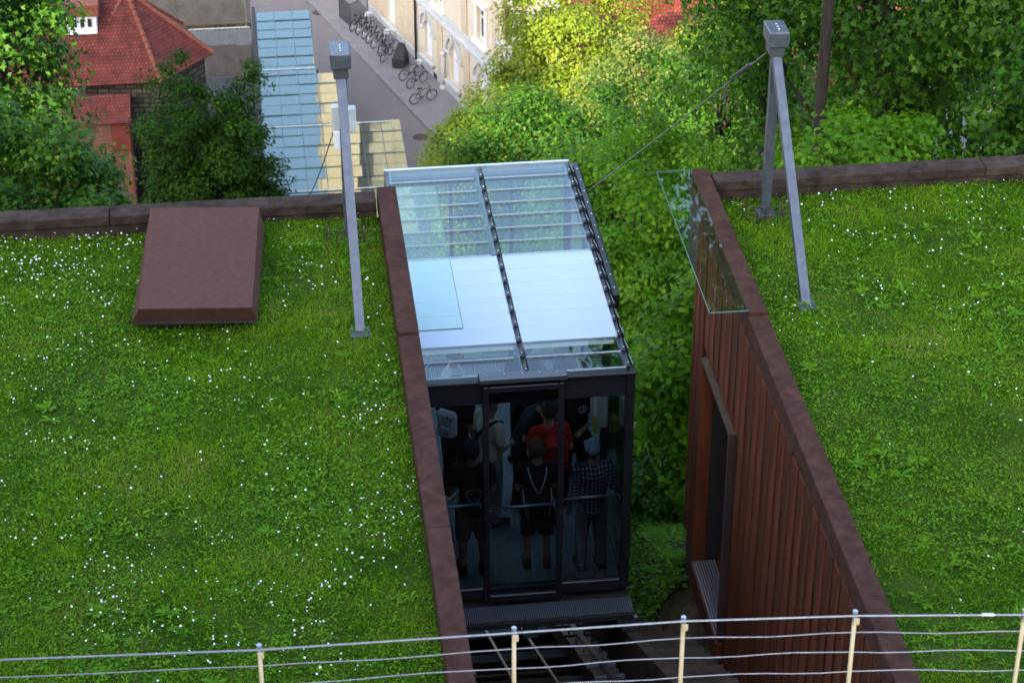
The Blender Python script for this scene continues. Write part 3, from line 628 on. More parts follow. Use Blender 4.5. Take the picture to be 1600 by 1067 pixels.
def person(label, x, y, face, h, top, bottom, shoes, head, arms, skin=SKIN, lean=0, legs='long', legx=(.0, .0), sleeve='short', gender=1.0, nod=0.0):
    """stands at x, y and faces the compass angle face (0 = away down the track, +90 = left); arms: per side (elbow, wrist) in units of height"""
    t = thing('person', (x, y, CZF), label, 'person', 'passengers in the funicular car', R(face), True); k = h
    P = lambda a, b_, c: Vector((a * k, b_ * k, c * k))
    L = math.radians(lean)
    def up(a, b_, c):                              # lean about the hips
        dz = c - .52; return P(a, b_ * math.cos(L) + dz * math.sin(L), .52 + dz * math.cos(L) - b_ * math.sin(L))
    hips = [P(-.055, 0, .50), P(.055, 0, .50)]
    kn = [P(-.062, .012 + legx[0], .275), P(.062, .012 + legx[1], .275)]; an = [P(-.068, -.012 + legx[0], .045), P(.068, -.012 + legx[1], .045)]
    toe = [P(-.080, .075 + legx[0], .022), P(.080, .075 + legx[1], .022)]
    sh = [up(-.108 * gender, 0, .805), up(.108 * gender, 0, .805)]
    el = [up(-1 * a[0][0], a[0][1], a[0][2]) if i == 0 else up(*a[0]) for i, a in enumerate(arms)]
    wr = [up(-1 * a[1][0], a[1][1], a[1][2]) if i == 0 else up(*a[1]) for i, a in enumerate(arms)]
    neck, hd = up(0, -.002, .845), up(0, .018 + .02 * nod, .925 - .012 * nod)
    b = MB()
    for i in (0, 1):
        frustum(b, hips[i], kn[i], .048 * k, .033 * k); frustum(b, kn[i], an[i], .032 * k, .021 * k); frustum(b, an[i], toe[i], .022 * k, .018 * k)
        b.ball(kn[i].lerp(an[i], .3) + Vector((0, -.010 * k, 0)), (.030 * k, .032 * k, .06 * k))
        frustum(b, sh[i], el[i], .030 * k, .023 * k); frustum(b, el[i], wr[i], .022 * k, .015 * k)
        d = (wr[i] - el[i]).normalized(); sd = Vector((1 if i else -1, 0, 0)); sd = (sd - d * sd.dot(d)).normalized(); nn = d.cross(sd)
        pc = wr[i] + d * .026 * k; b.ball(pc, (.019 * k, .019 * k, .022 * k)); frustum(b, wr[i], pc + d * .02 * k, .014 * k, .015 * k)
        for j, fl in enumerate((.036, .044, .046, .038)):
            r_ = pc + d * .022 * k + sd * (j - 1.5) * .0125 * k; m_ = r_ + d * fl * .5 * k; e_ = m_ + (d * .7 + nn * .6 * (1 if i else -1)) * fl * .5 * k
            frustum(b, r_, m_, .0058 * k, .0054 * k, 7); frustum(b, m_, e_, .0054 * k, .0046 * k, 7)
        th = pc - d * .008 * k + nn * .014 * k * (-1 if i else 1); frustum(b, th, th + (d + nn * (-.6 if i else .6)).normalized() * .034 * k, .0068 * k, .0052 * k, 7)
    b.ball(P(0, 0, .525), (.085 * k, .060 * k, .055 * k)); frustum(b, P(0, 0, .53), up(0, 0, .66), .068 * k, .066 * k); frustum(b, up(0, 0, .66), up(0, .004, .76), .068 * k, .075 * k)
    b.ball(up(0, .004, .75), (.095 * k, .062 * k, .075 * k)); frustum(b, sh[0], sh[1], .034 * k, .034 * k)
    frustum(b, neck + Vector((0, 0, -.03 * k)), hd, .034 * k, .032 * k)
    b.ball(hd + Vector((0, 0, .010 * k)), (.044 * k, .056 * k, .062 * k), 14, 10); b.ball(hd + Vector((0, .018 * k, -.028 * k)), (.032 * k, .034 * k, .036 * k))
    b.ball(hd + Vector((0, .058 * k, -.008 * k)), (.009 * k, .013 * k, .013 * k), 8, 6)
    for s_ in (-1, 1): b.ball(hd + Vector((s_ * .045 * k, -.004 * k, -.004 * k)), (.007 * k, .014 * k, .019 * k), 8, 6)
    remesh(b, 'body', skin, t, .0135)
    e = MB()
    for s_ in (-1, 1): e.ball(hd + Vector((s_ * .018 * k, .052 * k, .008 * k)), (.007 * k, .006 * k, .005 * k), 8, 6)
    e.build('eyes', 'rubber', t, True)
    MB().ball(hd + Vector((0, .050 * k, -.032 * k)), (.014 * k, .006 * k, .004 * k), 8, 6).build('mouth', mat('lips', (.30, .12, .10), .5), t, True)
    # shirt
    b = MB(); g = .010 * k
    frustum(b, P(0, 0, .485), up(0, 0, .66), .094 * k, .084 * k, 16, False); frustum(b, up(0, 0, .655), up(0, .002, .77), .084 * k, .090 * k, 16, False)
    b.ball(P(0, 0, .52), (.098 * k, .075 * k, .05 * k), 14, 8); b.ball(up(0, .002, .745), (.112 * k, .088 * k, .092 * k), 14, 10); frustum(b, sh[0], sh[1], .042 * k, .042 * k)
    frustum(b, up(0, 0, .78), up(0, -.002, .838), .070 * k, .044 * k, 12, False)
    for i in (0, 1):
        if sleeve == 'short':
            q = sh[i].lerp(el[i], .72); frustum(b, sh[i], q, .041 * k, .037 * k, 12, False); b.ball(sh[i], .041 * k)
        else:
            frustum(b, sh[i], el[i], .040 * k, .032 * k); frustum(b, el[i], el[i].lerp(wr[i], .9), .031 * k, .024 * k)
    remesh(b, 'shirt', top, t, .02, 4)
    # trousers or shorts
    b = MB(); b.ball(P(0, 0, .51), (.090 * k, .068 * k, .055 * k), 14, 8); frustum(b, P(0, 0, .53), P(0, 0, .57), .080 * k, .076 * k, 14, False)
    for i in (0, 1):
        frustum(b, hips[i], kn[i].lerp(hips[i], 0 if legs == 'long' else -.05), .060 * k, .046 * k if legs == 'long' else .052 * k, 12, legs == 'long')
        b.ball(hips[i], .060 * k)
        if legs == 'long': frustum(b, kn[i], an[i] + Vector((0, 0, -.015 * k)), .045 * k, .038 * k, 12, False)
    remesh(b, 'trousers' if legs == 'long' else 'shorts', bottom, t, .02, 4)
    for i in (0, 1):
        b = MB(); frustum(b, an[i] + Vector((0, -.012 * k, -.014 * k)), toe[i] + Vector((0, .008 * k, 0)), .030 * k, .025 * k); frustum(b, an[i], an[i] + Vector((0, 0, .03 * k)), .031 * k, .029 * k, 10, False)
        b.bev(an[i].x - .028 * k, an[i].x + .028 * k, an[i].y - .04 * k, toe[i].y + .022 * k, .002, .016 * k, .004)
        remesh(b, 'shoe', shoes, t, .015, 3)
    kind, hm = head
    b = MB(); c = hd + Vector((0, 0, .022 * k))
    if kind == 'cap':
        b.ball(c, (.052 * k, .064 * k, .062 * k), 16, 10); cut = .0
        m_ = MB(); o = b
        br = MB(); br.prism([c + Vector((-.04 * k, .045 * k, -.004 * k)), c + Vector((.04 * k, .045 * k, -.004 * k)), c + Vector((.034 * k, .10 * k, -.012 * k)), c + Vector((-.034 * k, .10 * k, -.012 * k))], (0, 0, .006 * k))
        # only the half above the brow
        o.v = [(v[0], v[1], max(v[2], c.z - .012 * k - (.016 * k if v[1] < c.y - .02 * k else 0))) for v in o.v]
        ob = o.build('cap', hm, t, True); br.build('peak', hm, ob)
        hr = MB(); hr.ball(hd + Vector((0, -.012 * k, .0)), (.0465 * k, .050 * k, .050 * k), 12, 8); hr.build('hair', mat('hair_grey', (.06, .05, .045), .8), t, True)
    else:
        for q in range(46 if kind == 'curly' else 26):
            a = random.random() * 6.28; zz = random.uniform(-.55, 1); rr = math.sqrt(max(0, 1 - zz * zz))
            d = Vector((rr * math.cos(a), rr * math.sin(a), zz))
            if d.y > .35 and d.z < .45: continue
            b.ball(c + Vector((d.x * .047 * k, d.y * .056 * k - .006 * k, d.z * .056 * k)), (.022 if kind == 'curly' else .016) * k, 8, 6)
        b.ball(c + Vector((0, -.008 * k, 0)), (.048 * k, .055 * k, .056 * k))
        if kind == 'long': b.ball(c + Vector((0, -.03 * k, -.07 * k)), (.046 * k, .030 * k, .085 * k))
        remesh(b, 'hair', hm, t, .014, 2)
    return t
HANG = ((.125, -.01, .635), (.135, .04, .485)); FRONT = ((.130, .005, .640), (.07, .11, .615)); HOLD = ((.14, .03, .66), (.10, .14, .70)); BENT = ((.15, -.02, .65), (.06, .09, .62))
DK = (.014, .016, .022)
person('person in dark cap and black shirt with round print, khaki shorts, arms folded', 2.11, 21.62, 0, 1.86, printed('shirt_ring', (.012, .014, .02), (.17, .24, .27), .005, 1.22, .092), cloth('khaki', (.17, .145, .11)), cloth('shoe_black', (.012, .012, .012)),
       ('cap', cloth('cap_dark', (.020, .030, .036))), (FRONT, FRONT), SKIN_T, legs='short')
person('person with curly brown hair, navy shirt, dark knee shorts and brown boots', 2.885, 21.66, -4, 1.78, printed('shirt_arc', (.011, .016, .030), (.055, .085, .12), .01, 1.14, .105), cloth('short_navy', (.012, .014, .022)), cloth('boot_brown', (.13, .065, .035)),
       ('curly', cloth('hair_brown', (.075, .042, .022), (.13, .075, .04))), (FRONT, FRONT), SKIN, legs='short')
person('person in pale blue cap, checked navy and white shirt and grey jeans', 3.52, 21.56, 6, 1.80, plaid('plaid'), cloth('jeans_grey', (.15, .165, .185)), cloth('shoe_dark', (.03, .032, .036)),
       ('cap', cloth('cap_blue', (.17, .24, .32), (.24, .32, .40))), (HANG, BENT), SKIN_T, sleeve='long')
person('person in cream shirt with a black shoulder strap and grey trousers', 2.42, 22.62, -62, 1.84, cloth('cream', (.62, .55, .43)), cloth('grey_tr', (.20, .195, .19)), cloth('shoe_b', (.05, .04, .035)),
       ('short', cloth('hair_fair', (.20, .13, .08))), (HANG, FRONT), SKIN)
person('person in black shirt beside the white daypack at the left window', 2.06, 23.10, -35, 1.82, cloth('black_t', DK), cloth('black_tr', (.018, .019, .024)), cloth('shoe_white', (.62, .62, .60)), ('short', cloth('hair_dk', (.03, .022, .018))), (HOLD, HANG), SKIN)
person('person in dark grey cap leaning forward over the red backpack', 2.86, 22.98, -120, 1.78, cloth('navy_t', (.014, .018, .03)), cloth('navy_tr', (.016, .02, .03)), cloth('shoe_n', (.03, .03, .03)), ('cap', cloth('cap_grey', (.045, .052, .058))), (HOLD, HOLD), SKIN, lean=24)
person('person in bright red shirt and red shorts wearing a backpack', 3.13, 22.42, 12, 1.76, cloth('red_t', (.46, .018, .022)), cloth('red_sh', (.42, .02, .03)), cloth('shoe_r', (.05, .02, .02)), ('short', cloth('hair_br', (.06, .04, .028))), (BENT, BENT), SKIN, legs='short', lean=4)
tp = person('person in black jacket with a round white emblem near the control box', 3.52, 22.98, 172, 1.88, printed('jacket_emblem', DK, (.60, .62, .64), -.09, 1.42, .045, False), cloth('jk_tr', (.015, .016, .02)), cloth('shoe_j', (.02, .02, .02)), ('short', cloth('hair_j', (.03, .022, .018))), (BENT, HOLD), SKIN_T)
person('person in pale grey shirt seen through the roof on the left', 2.10, 23.85, -100, 1.80, cloth('grey_t', (.36, .39, .43)), cloth('gt_tr', (.05, .06, .09)), cloth('shoe_g', (.1, .1, .1)), ('short', cloth('hair_g', (.10, .065, .04))), (FRONT, FRONT), SKIN)
person('person in dark blue shirt seen through the roof in the middle', 3.02, 23.95, 150, 1.78, cloth('db_t', (.02, .028, .05)), cloth('db_tr', (.03, .03, .04)), cloth('shoe_d', (.04, .04, .04)), ('short', cloth('hair_d', (.05, .035, .025))), (BENT, FRONT), SKIN)
person('person with long dark hair in a charcoal top at the right window', 3.56, 24.15, 110, 1.70, cloth('ch_t', (.035, .036, .04)), cloth('ch_tr', (.02, .02, .03)), cloth('shoe_c', (.06, .06, .06)), ('long', cloth('hair_l', (.03, .02, .016))), (BENT, HANG), SKIN, gender=.9)
dg = bpy.context.evaluated_depsgraph_get(); dg.update()
for ob in pending:
    me = bpy.data.meshes.new_from_object(ob.evaluated_get(dg)); old = ob.data; mats_ = list(old.materials)
    ob.modifiers.clear(); ob.data = me; me.materials.clear()
    for q in mats_: me.materials.append(q)
    me.polygons.foreach_set('use_smooth', [True] * len(me.polygons)); me.polygons.foreach_set('material_index', [0] * len(me.polygons)); me.update()
pending = []
def bag(name, label, c, sx, sy, sz, m_, rz):
    t = thing(name, c, label, 'backpack', None, R(rz), True)
    b = MB(); b.bev(-sx / 2, sx / 2, -sy / 2, sy / 2, 0, sz, min(sx, sy) * .32); b.build('bag', m_, t)
    b = MB(); b.bev(-sx * .36, sx * .36, -sy / 2 - .035, -sy / 2 - .001, sz * .10, sz * .48, .016); b.build('front_pocket', m_, t)
    b = MB()
    for s_ in (-1, 1): b.tube([(s_ * sx * .28, sy / 2, sz * .95), (s_ * sx * .34, sy / 2 + .06, sz * 1.02), (s_ * sx * .36, sy / 2 + .20, sz * .98), (s_ * sx * .36, sy / 2 + .24, sz * .7), (s_ * sx * .34, sy / 2 + .12, sz * .2), (s_ * sx * .28, sy / 2, sz * .1)], .012, 6)
    b.build('strap', 'black_matt', t, True)
    return t
t = bag('backpack', 'bright red backpack on the person in red', (3.17, 22.20, CZF + .98), .32, .16, .46, cloth('bag_red', (.50, .015, .02)), 12)
MB().ring((0, -.085, .36), (0, 1, 0), .10, .006, 24, 5).build('piping', 'alu_dark', t)
bag('backpack', 'white daypack with dark dots by the left window of the car', (1.93, 22.86, CZF + 1.15), .26, .13, .36, mat('bag_white', (.66, .67, .68), .6, c2=(.05, .05, .06), scale=11, lo=.585, hi=.6), -35)
t = thing('drawstring_bag', (2.87, 21.47, CZF + .82), 'dark drawstring bag with white cords on the person with curly hair', 'bag', None, 0, True)
b = MB(); b.ball((0, 0, .19), (.14, .05, .20), 14, 10); b.build('bag', cloth('bag_dark', (.016, .02, .03)), t, True)
b = MB()
for s_ in (-1, 1): b.tube([(0.01 * s_, -.02, .38), (s_ * .07, .01, .52), (s_ * .105, .06, .63), (s_ * .11, .16, .655), (s_ * .12, .235, .60)], .0075, 6); b.tube([(s_ * .13, .0, .05), (s_ * .16, .05, .2), (s_ * .17, .12, .35)], .006, 6)
b.build('cord', 'box_white', t, True)
t = thing('shoulder_strap', (2.44, 22.6, CZF + 1.15), 'black shoulder bag strap across the cream shirt', 'strap', None, R(-62), True)
MB().tube([(-.19, .02, -.12), (-.16, -.11, .0), (-.05, -.165, .17), (.06, -.13, .33), (.13, -.02, .405), (.12, .08, .36)], .026, 6).build('band', 'black_matt', t, True)

# ------------------------------------------------------------------ cable fence in front
fn = thing('cable_fence', (1.3, 10.15, 3.02), 'post and cable railing across the foreground', 'fence')
FP = [(-2.9, 10.50, 4.03), (-.237, 10.24, 4.115), (1.22, 10.135, 4.185), (2.19, 10.055, 4.235), (3.17, 9.955, 4.265), (4.14, 9.85, 4.265), (5.6, 9.72, 4.26)]
for x, yy, z in FP:
    p = MB().tube([(x, yy, 3.02), (x, yy, z - .05)], .0128, 12).build('post', 'post_cream', fn, True)
    b = MB(); b.tube([(x, yy, z - .056), (x, yy, z + .012)], .0152, 14); b.tube([(x, yy, z + .012), (x, yy, z + .016)], .009, 8); b.build('post_cap', 'alu', p)
    MB().bev(x - .012, x + .024, yy - .024, yy - .012, z - .075, z - .03, .003).build('clip', 'post_cream', p)
b = MB(); b.tube([(x, yy - .012, z - .014 + .004 * math.sin(x * 9)) for x, yy, z in FP], .0062, 8); b.build('top_rope', 'steel_wire', fn, True)
MB().tube([(3.89, 9.868, 4.252), (3.96, 9.858, 4.252)], .011, 8).build('rope_splice', 'alu', fn)
for k in range(1, 8):
    pts = []
    for i in range(len(FP) - 1):
        p, q = Vector(FP[i]), Vector(FP[i + 1])
        for j in range(6):
            a = j / 6; v = p.lerp(q, a); v.z += -.145 * k + .012 * math.sin((i * 3 + k) * 2.1 + a * 5) * math.sin(a * math.pi); pts.append(v)
    MB().tube(pts, .0033, 6).build('cable', 'steel_wire', fn, True)

# ------------------------------------------------------------------ lawn growth
def scatter(n, area):
    a, b_, c, d = area; return rng.uniform(a, b_, n), rng.uniform(c, d, n)
def inview(x, y):                                  # only near what can be seen, with a wide margin
    return (y > 13.1) & (x > -.165 * y - .8) & (x < .385 * y + 1.0)
def vnoise(x, y, s, seed):
    g = np.random.default_rng(seed).random((64, 64)); fx, fy = x * s % 64, y * s % 64
    i, j = fx.astype(int), fy.astype(int); u, v = fx - i, fy - j; u = u * u * (3 - 2 * u); v = v * v * (3 - 2 * v)
    i1, j1 = (i + 1) % 64, (j + 1) % 64
    return g[i, j] * (1 - u) * (1 - v) + g[i1, j] * u * (1 - v) + g[i, j1] * (1 - u) * v + g[i1, j1] * u * v
def near_block(x, y):                              # no growth under the hatch and through the copings
    return ~((x > -1.48) & (x < -.30) & (y > 20.74) & (y < 22.6))
def grass(name, area, n, dry):
    x, y = scatter(n, area); k = inview(x, y) & near_block(x, y); x, y = x[k], y[k]
    pn = vnoise(x, y, 1.3, 3) * .6 + vnoise(x, y, 4.1, 5) * .4
    k = rng.random(len(x)) < .35 + .9 * pn; x, y, pn = x[k], y[k], pn[k]; n = len(x)
    z = lawn_z(x, y); tall = np.clip(vnoise(x, y, 1.9, 77) * 3 - 1.75, 0, 1); L = (.030 + (.045 + .06 * tall) * pn * rng.random(n)) * rng.uniform(.7, 1.4, n); w_ = rng.uniform(.005, .012, n)
    a = rng.uniform(0, 6.283, n); ln = np.sqrt(rng.uniform(.06, .98, n)) * L; b_ = rng.uniform(0, 6.283, n)
    P = np.stack([x, y, z], 1); S_ = np.stack([np.cos(a), np.sin(a), 0 * a], 1) * w_[:, None] * .5
    hgt_ = np.sqrt(np.maximum(L * L - ln * ln, 1e-6)); dr = np.stack([np.cos(b_), np.sin(b_), 0 * b_], 1)
    mid = dr * (ln * .38)[:, None]; mid[:, 2] = hgt_ * .75 + L * .08
    tip = dr * ln[:, None]; tip[:, 2] = hgt_
    V = np.stack([P, P + mid * .8 + S_, P + tip, P + mid * .8 - S_], 1).reshape(-1, 3)
    i0 = np.arange(n) * 4; F = np.concatenate([np.stack([i0, i0 + 1, i0 + 3], 1), np.stack([i0 + 3, i0 + 1, i0 + 2], 1)])
    dn = vnoise(x, y, .9, 21) * .65 + vnoise(x, y, 3.3, 22) * .35
    t_ = np.clip(rng.normal(.42, .22, n) + (pn - .5) * .55 - .12 * tall + np.where(rng.random(n) < dry * np.clip(dn * 2.2 - .75, .05, 1), .55, 0), 0, 1)
    return link(name, npmesh(name, V, F, 'grass', np.repeat(t_, 4)))
tag(grass('grass_left', LA, 560000, .30), 'short green grass of the left daisy lawn', 'grass', kind='stuff')
tag(grass('grass_right', LB, 500000, .6), 'short green grass of the right lawn with dry patches', 'grass', kind='stuff')
def rots(nv, spin):
    """frames whose z axis is nv"""
    nv = nv / np.linalg.norm(nv, axis=1, keepdims=True); h = np.where(np.abs(nv[:, 2:3]) > .9, np.array([[1., 0, 0]]), np.array([[0, 0, 1.]]))
    u = np.cross(h, nv); u /= np.linalg.norm(u, axis=1, keepdims=True); v = np.cross(nv, u)
    c, s_ = np.cos(spin)[:, None], np.sin(spin)[:, None]; return u * c + v * s_, v * c - u * s_, nv
def stamp(name, tv, tf, P, nv, spin, size, mats, tint, parent=None):
    """copies of a small template, joined into one mesh"""
    a, b_, c = rots(nv, spin); n, k = len(P), len(tv)
    V = P[:, None, :] + size[:, None, None] * (tv[None, :, 0:1] * a[:, None, :] + tv[None, :, 1:2] * b_[:, None, :] + tv[None, :, 2:3] * c[:, None, :])
    F = (tf[None] + (np.arange(n) * k)[:, None, None]).reshape(-1, tf.shape[1])
    return link(name, npmesh(name, V.reshape(-1, 3), F, mats, np.repeat(tint, k)), parent)
OVAL = (np.array([[0, 0, 0], [.3, .42, .05], [0, 1, -.05], [-.3, .42, .05]]), np.array([[0, 1, 2], [0, 2, 3]]))
def clover(name, area, n, label):
    x, y = scatter(n, area); k = inview(x, y) & near_block(x, y) & (rng.random(n) < np.clip(vnoise(x, y, 1.1, 8) * 2.4 - .55, .10, 1)); x, y = x[k], y[k]; n = len(x)
    P = np.stack([x, y, lawn_z(x, y) + rng.uniform(.02, .06, n)], 1); nv = rng.normal(0, .42, (n, 3)); nv[:, 2] = 1
    return tag(stamp(name, OVAL[0] * np.array([1.5, 1, 1]), OVAL[1], P, nv, rng.uniform(0, 6.28, n), rng.uniform(.012, .036, n) * (.75 + .6 * vnoise(x, y, 2.7, 13)), 'weed', np.clip(rng.normal(.5, .25, n), 0, 1)), label, 'clover', kind='stuff')
clover('clover_left', LA, 120000, 'patches of small round clover leaves in the daisy lawn')
clover('clover_right', LB, 130000, 'patches of small round clover leaves in the right lawn')
a_ = np.linspace(0, 2 * math.pi, 8, endpoint=False)
DAISY = (np.concatenate([[[0, 0, .12]], np.stack([np.cos(a_), np.sin(a_), 0 * a_], 1)]), np.array([[0, 1 + i, 1 + (i + 1) % 8] for i in range(8)]))
def daisies(name, area, n, label, seed, bias):
    x, y = scatter(n, area); p = np.clip(vnoise(x, y, .75, seed) * 1.5 - .25, .12, 1) * np.clip(vnoise(x, y, 2.3, seed + 1) * 2 - .5, .10, 1) * bias(x, y)
    k = inview(x, y) & near_block(x, y) & (rng.random(n) < p); x, y = x[k], y[k]; n = len(x)
    P = np.stack([x, y, lawn_z(x, y) + rng.uniform(.05, .095, n)], 1); nv = rng.normal(0, .35, (n, 3)); nv[:, 2] = 1; nv[:, 1] -= .25
    o = stamp(name, DAISY[0], DAISY[1], P, nv, rng.uniform(0, 6.28, n), rng.uniform(.0045, .0122, n), 'petal', np.zeros(n))
    return tag(o, label, 'daisies', kind='stuff')
daisies('daisies_left', LA, 27000, 'many small white daisies dotted over the left lawn', 31, lambda x, y: np.clip(.62 + .07 * (y - 18) - .05 * (x + 1), .25, 1.3))
daisies('daisies_right', LB, 8500, 'a few small white daisies in the right lawn', 47, lambda x, y: np.clip(.30 + .16 * (y - 19.5), .16, 1.1))
def tuft_template(seed, n):
    r = random.Random(seed); V_, F_ = [], []
    for i in range(n):
        a = i * 2.4 + r.uniform(-.5, .5); l = r.uniform(.55, 1.1); e = r.uniform(.5, 1.5); wd = l * r.uniform(.14, .30); d = np.array([math.cos(a), math.sin(a), 0]); q = np.array([-d[1], d[0], 0]); o = len(V_)
        c = d * l * .5 + np.array([0, 0, l * e * .42]); t_ = d * l + np.array([0, 0, l * e * .40])
        V_ += [d * 0, c - q * wd * .5, t_, c + q * wd * .5]; F_ += [[o, o + 3, o + 1], [o + 1, o + 3, o + 2]]
    return np.array(V_), np.array(F_)
def tufts(name, area, n, label):
    x, y = scatter(n, area); k = inview(x, y) & near_block(x, y) & (rng.random(n) < np.clip(vnoise(x, y, 1.5, 91) * 2.2 - .5, .08, 1)); x, y = x[k], y[k]; n = len(x)
    P = np.stack([x, y, lawn_z(x, y)], 1); nv = rng.normal(0, .18, (n, 3)); nv[:, 2] = 1; tv, tf = tuft_template(3, 8)
    return tag(stamp(name, tv, tf, P, nv, rng.uniform(0, 6.28, n), rng.uniform(.03, .088, n) * (.7 + .6 * vnoise(x, y, 2.1, 92)), 'weed', np.clip(rng.normal(.5, .28, n), 0, 1)), label, 'tufts', kind='stuff')
tufts('tufts_left', LA, 17000, 'small leafy tufts mixed into the left daisy lawn')
tufts('tufts_right', LB, 17000, 'small leafy tufts mixed into the right lawn')
# leafy weeds: one rosette mesh per shape, single plants
def rosette(seed, n, L):
    r = random.Random(seed); b = MB()
    for i in range(n):
        a = i * 2.4 + r.uniform(-.4, .4); l = L * r.uniform(.5, 1.15); e = r.uniform(.35, 1.25); wd = l * r.uniform(.20, .34)
        d = Vector((math.cos(a), math.sin(a), 0)); s_ = Vector((-d.y, d.x, 0)); p = []
        for t_, ww in ((0, .25), (.3, .8), (.65, 1), (.88, .6), (1, .08)):
            c = d * l * t_ + Vector((0, 0, .02 + l * e * (t_ - .62 * t_ * t_))); p += [c - s_ * wd * ww * .5, c + Vector((0, 0, -.12 * wd)), c + s_ * wd * ww * .5]
        b.add(p, [(3 * j + k, 3 * j + k + 1, 3 * j + k + 4, 3 * j + k + 3) for j in range(4) for k in (0, 1)])
    me = b.mesh('weed', 'weed'); at = me.attributes.new('tint', 'FLOAT', 'POINT'); at.data.foreach_set('value', [r.uniform(.3, .8) for _ in range(len(me.vertices))]); return me
ROS = [rosette(s_, n, L) for s_, n, L in ((1, 11, .13), (2, 15, .15), (3, 10, .17), (4, 18, .12), (5, 8, .10))]
def weeds(area, n, lab, grp, seed, bias):
    r = random.Random(seed); c = 0
    while c < n:
        x, y = r.uniform(area[0], area[1] - .12), r.uniform(13.6, area[3] - .12)
        if not (-.20 * y - .3 < x < .375 * y + .6) or (-1.65 < x < -.1 and 20.1 < y) or r.random() > bias(x, y) or (area[0] > 0 and x < area[0] + .15): continue
        o = bpy.data.objects.new('leafy_weed', r.choice(ROS)); col.objects.link(o); o.location = (x, y, float(lawn_z(np.array(x), np.array(y))))
        o.rotation_euler = (r.uniform(-.1, .1), r.uniform(-.1, .1), r.uniform(0, 6.28)); s_ = r.uniform(.32, .80); o.scale = (s_, s_, s_ * r.uniform(.8, 1.25)); tag(o, lab, 'weed', grp); c += 1
weeds(LA, 120, 'leafy green weed rosette growing in the left daisy lawn', 'weeds in the left lawn', 5, lambda x, y: .35 + .5 * (math.sin(x * 1.9 + y * 2.3) > .1))
weeds(LB, 140, 'leafy green weed rosette growing in the right lawn', 'weeds in the right lawn', 9, lambda x, y: .3 + .6 * (math.sin(x * 1.4 + y * 1.1) > .2))

# ------------------------------------------------------------------ trees and shrubs
MAPLE = (np.array([[0, 0, 0], [.60, .30, -.10], [.22, .50, .05], [0, 1.0, -.12], [-.22, .50, .05], [-.60, .30, -.10]]),
         np.array([[0, 1, 2], [0, 2, 3], [0, 3, 4], [0, 4, 5]]))
OVAL2 = (np.array([[0, 0, 0], [.36, .40, .07], [0, 1, -.08], [-.36, .40, .07]]), OVAL[1])
def tree(name, label, base, cen, rad, clumps, per, leaf, size, mname, tr=.25, group=None, seed=1, cat='tree', cr=.75, hollow=.55, tilt=0., amp=.22):
    g = np.random.default_rng(seed); bx, by, bz = base; cen = np.array(cen, float); rad = np.array(rad, float)
    t = thing(name, base, label, cat, group)
    d = g.normal(0, 1, (clumps, 3)); d /= np.linalg.norm(d, axis=1, keepdims=True)
    rr = (hollow + (1 - hollow) * g.random(clumps) ** .7) * (1 + amp * np.sin(d[:, 0] * 5 + seed) * np.cos(d[:, 1] * 4 + d[:, 2] * 6) + g.normal(0, .07, clumps))
    C_ = cen + d * rad * rr[:, None]
    cs = cr * g.uniform(.55, 1.25, clumps)
    cid = np.repeat(np.arange(clumps), per); n = len(cid)
    q = g.normal(0, 1, (n, 3)); q /= np.linalg.norm(q, axis=1, keepdims=True); q *= (g.random(n) ** .45)[:, None]
    P = C_[cid] + q * cs[cid][:, None] * np.array([1, 1, .62])
    out = (P - C_[cid]) / cs[cid][:, None] * .7 + (P - cen) / rad * .45
    nv = out + g.normal(0, .38, (n, 3)); nv[:, 2] += .55; nv[:, 0] += tilt
    tint = np.clip(g.normal(.42, .17, n) + (g.random(clumps)[cid] - .5) * .45, 0, 1)
    stamp('crown', leaf[0], leaf[1], P, nv, g.uniform(0, 6.28, n), size * g.uniform(.65, 1.2, n), mname, tint, t)
    b = MB(); top = cen + np.array([0, 0, rad[2] * .55]); k = 9
    pts = [(bx + (top[0] - bx) * (i / k) ** 1.3 + .12 * math.sin(i * 1.7 + seed), by + (top[1] - by) * (i / k) ** 1.3 + .12 * math.cos(i * 2.1 + seed), bz - .4 + (top[2] - bz + .4) * i / k) for i in range(k + 1)]
    b.tube(pts, [tr * (1 - .85 * (i / k)) for i in range(k + 1)], 9); b.build('trunk', 'bark', t, True)
    lb = MB()
    for j in g.choice(clumps, min(clumps, 26), replace=False):
        i = int(np.clip((C_[j][2] - bz) / max(top[2] - bz, .1) * k * .75, 1, k - 1)); p = Vector(pts[i]); q_ = Vector(C_[j]); m_ = p.lerp(q_, .5) + Vector((0, 0, .12 * (q_ - p).length))
        lb.tube([p, m_, q_], [tr * .35 * (1 - .7 * i / k) + .015, tr * .2 * (1 - .6 * i / k) + .012, .010], 6)
    lb.build('limbs', 'bark', t, True)
    return t
def hz(x, y): return float(hill_z(np.array(float(x)), np.array(float(y))))
def T(name, label, x, y, cz, rad, clumps, per, leaf, size, m_, **k): return tree(name, label, (x, y, hz(x, y)), (x, y, cz), rad, clumps, per, leaf, size, m_, **k)
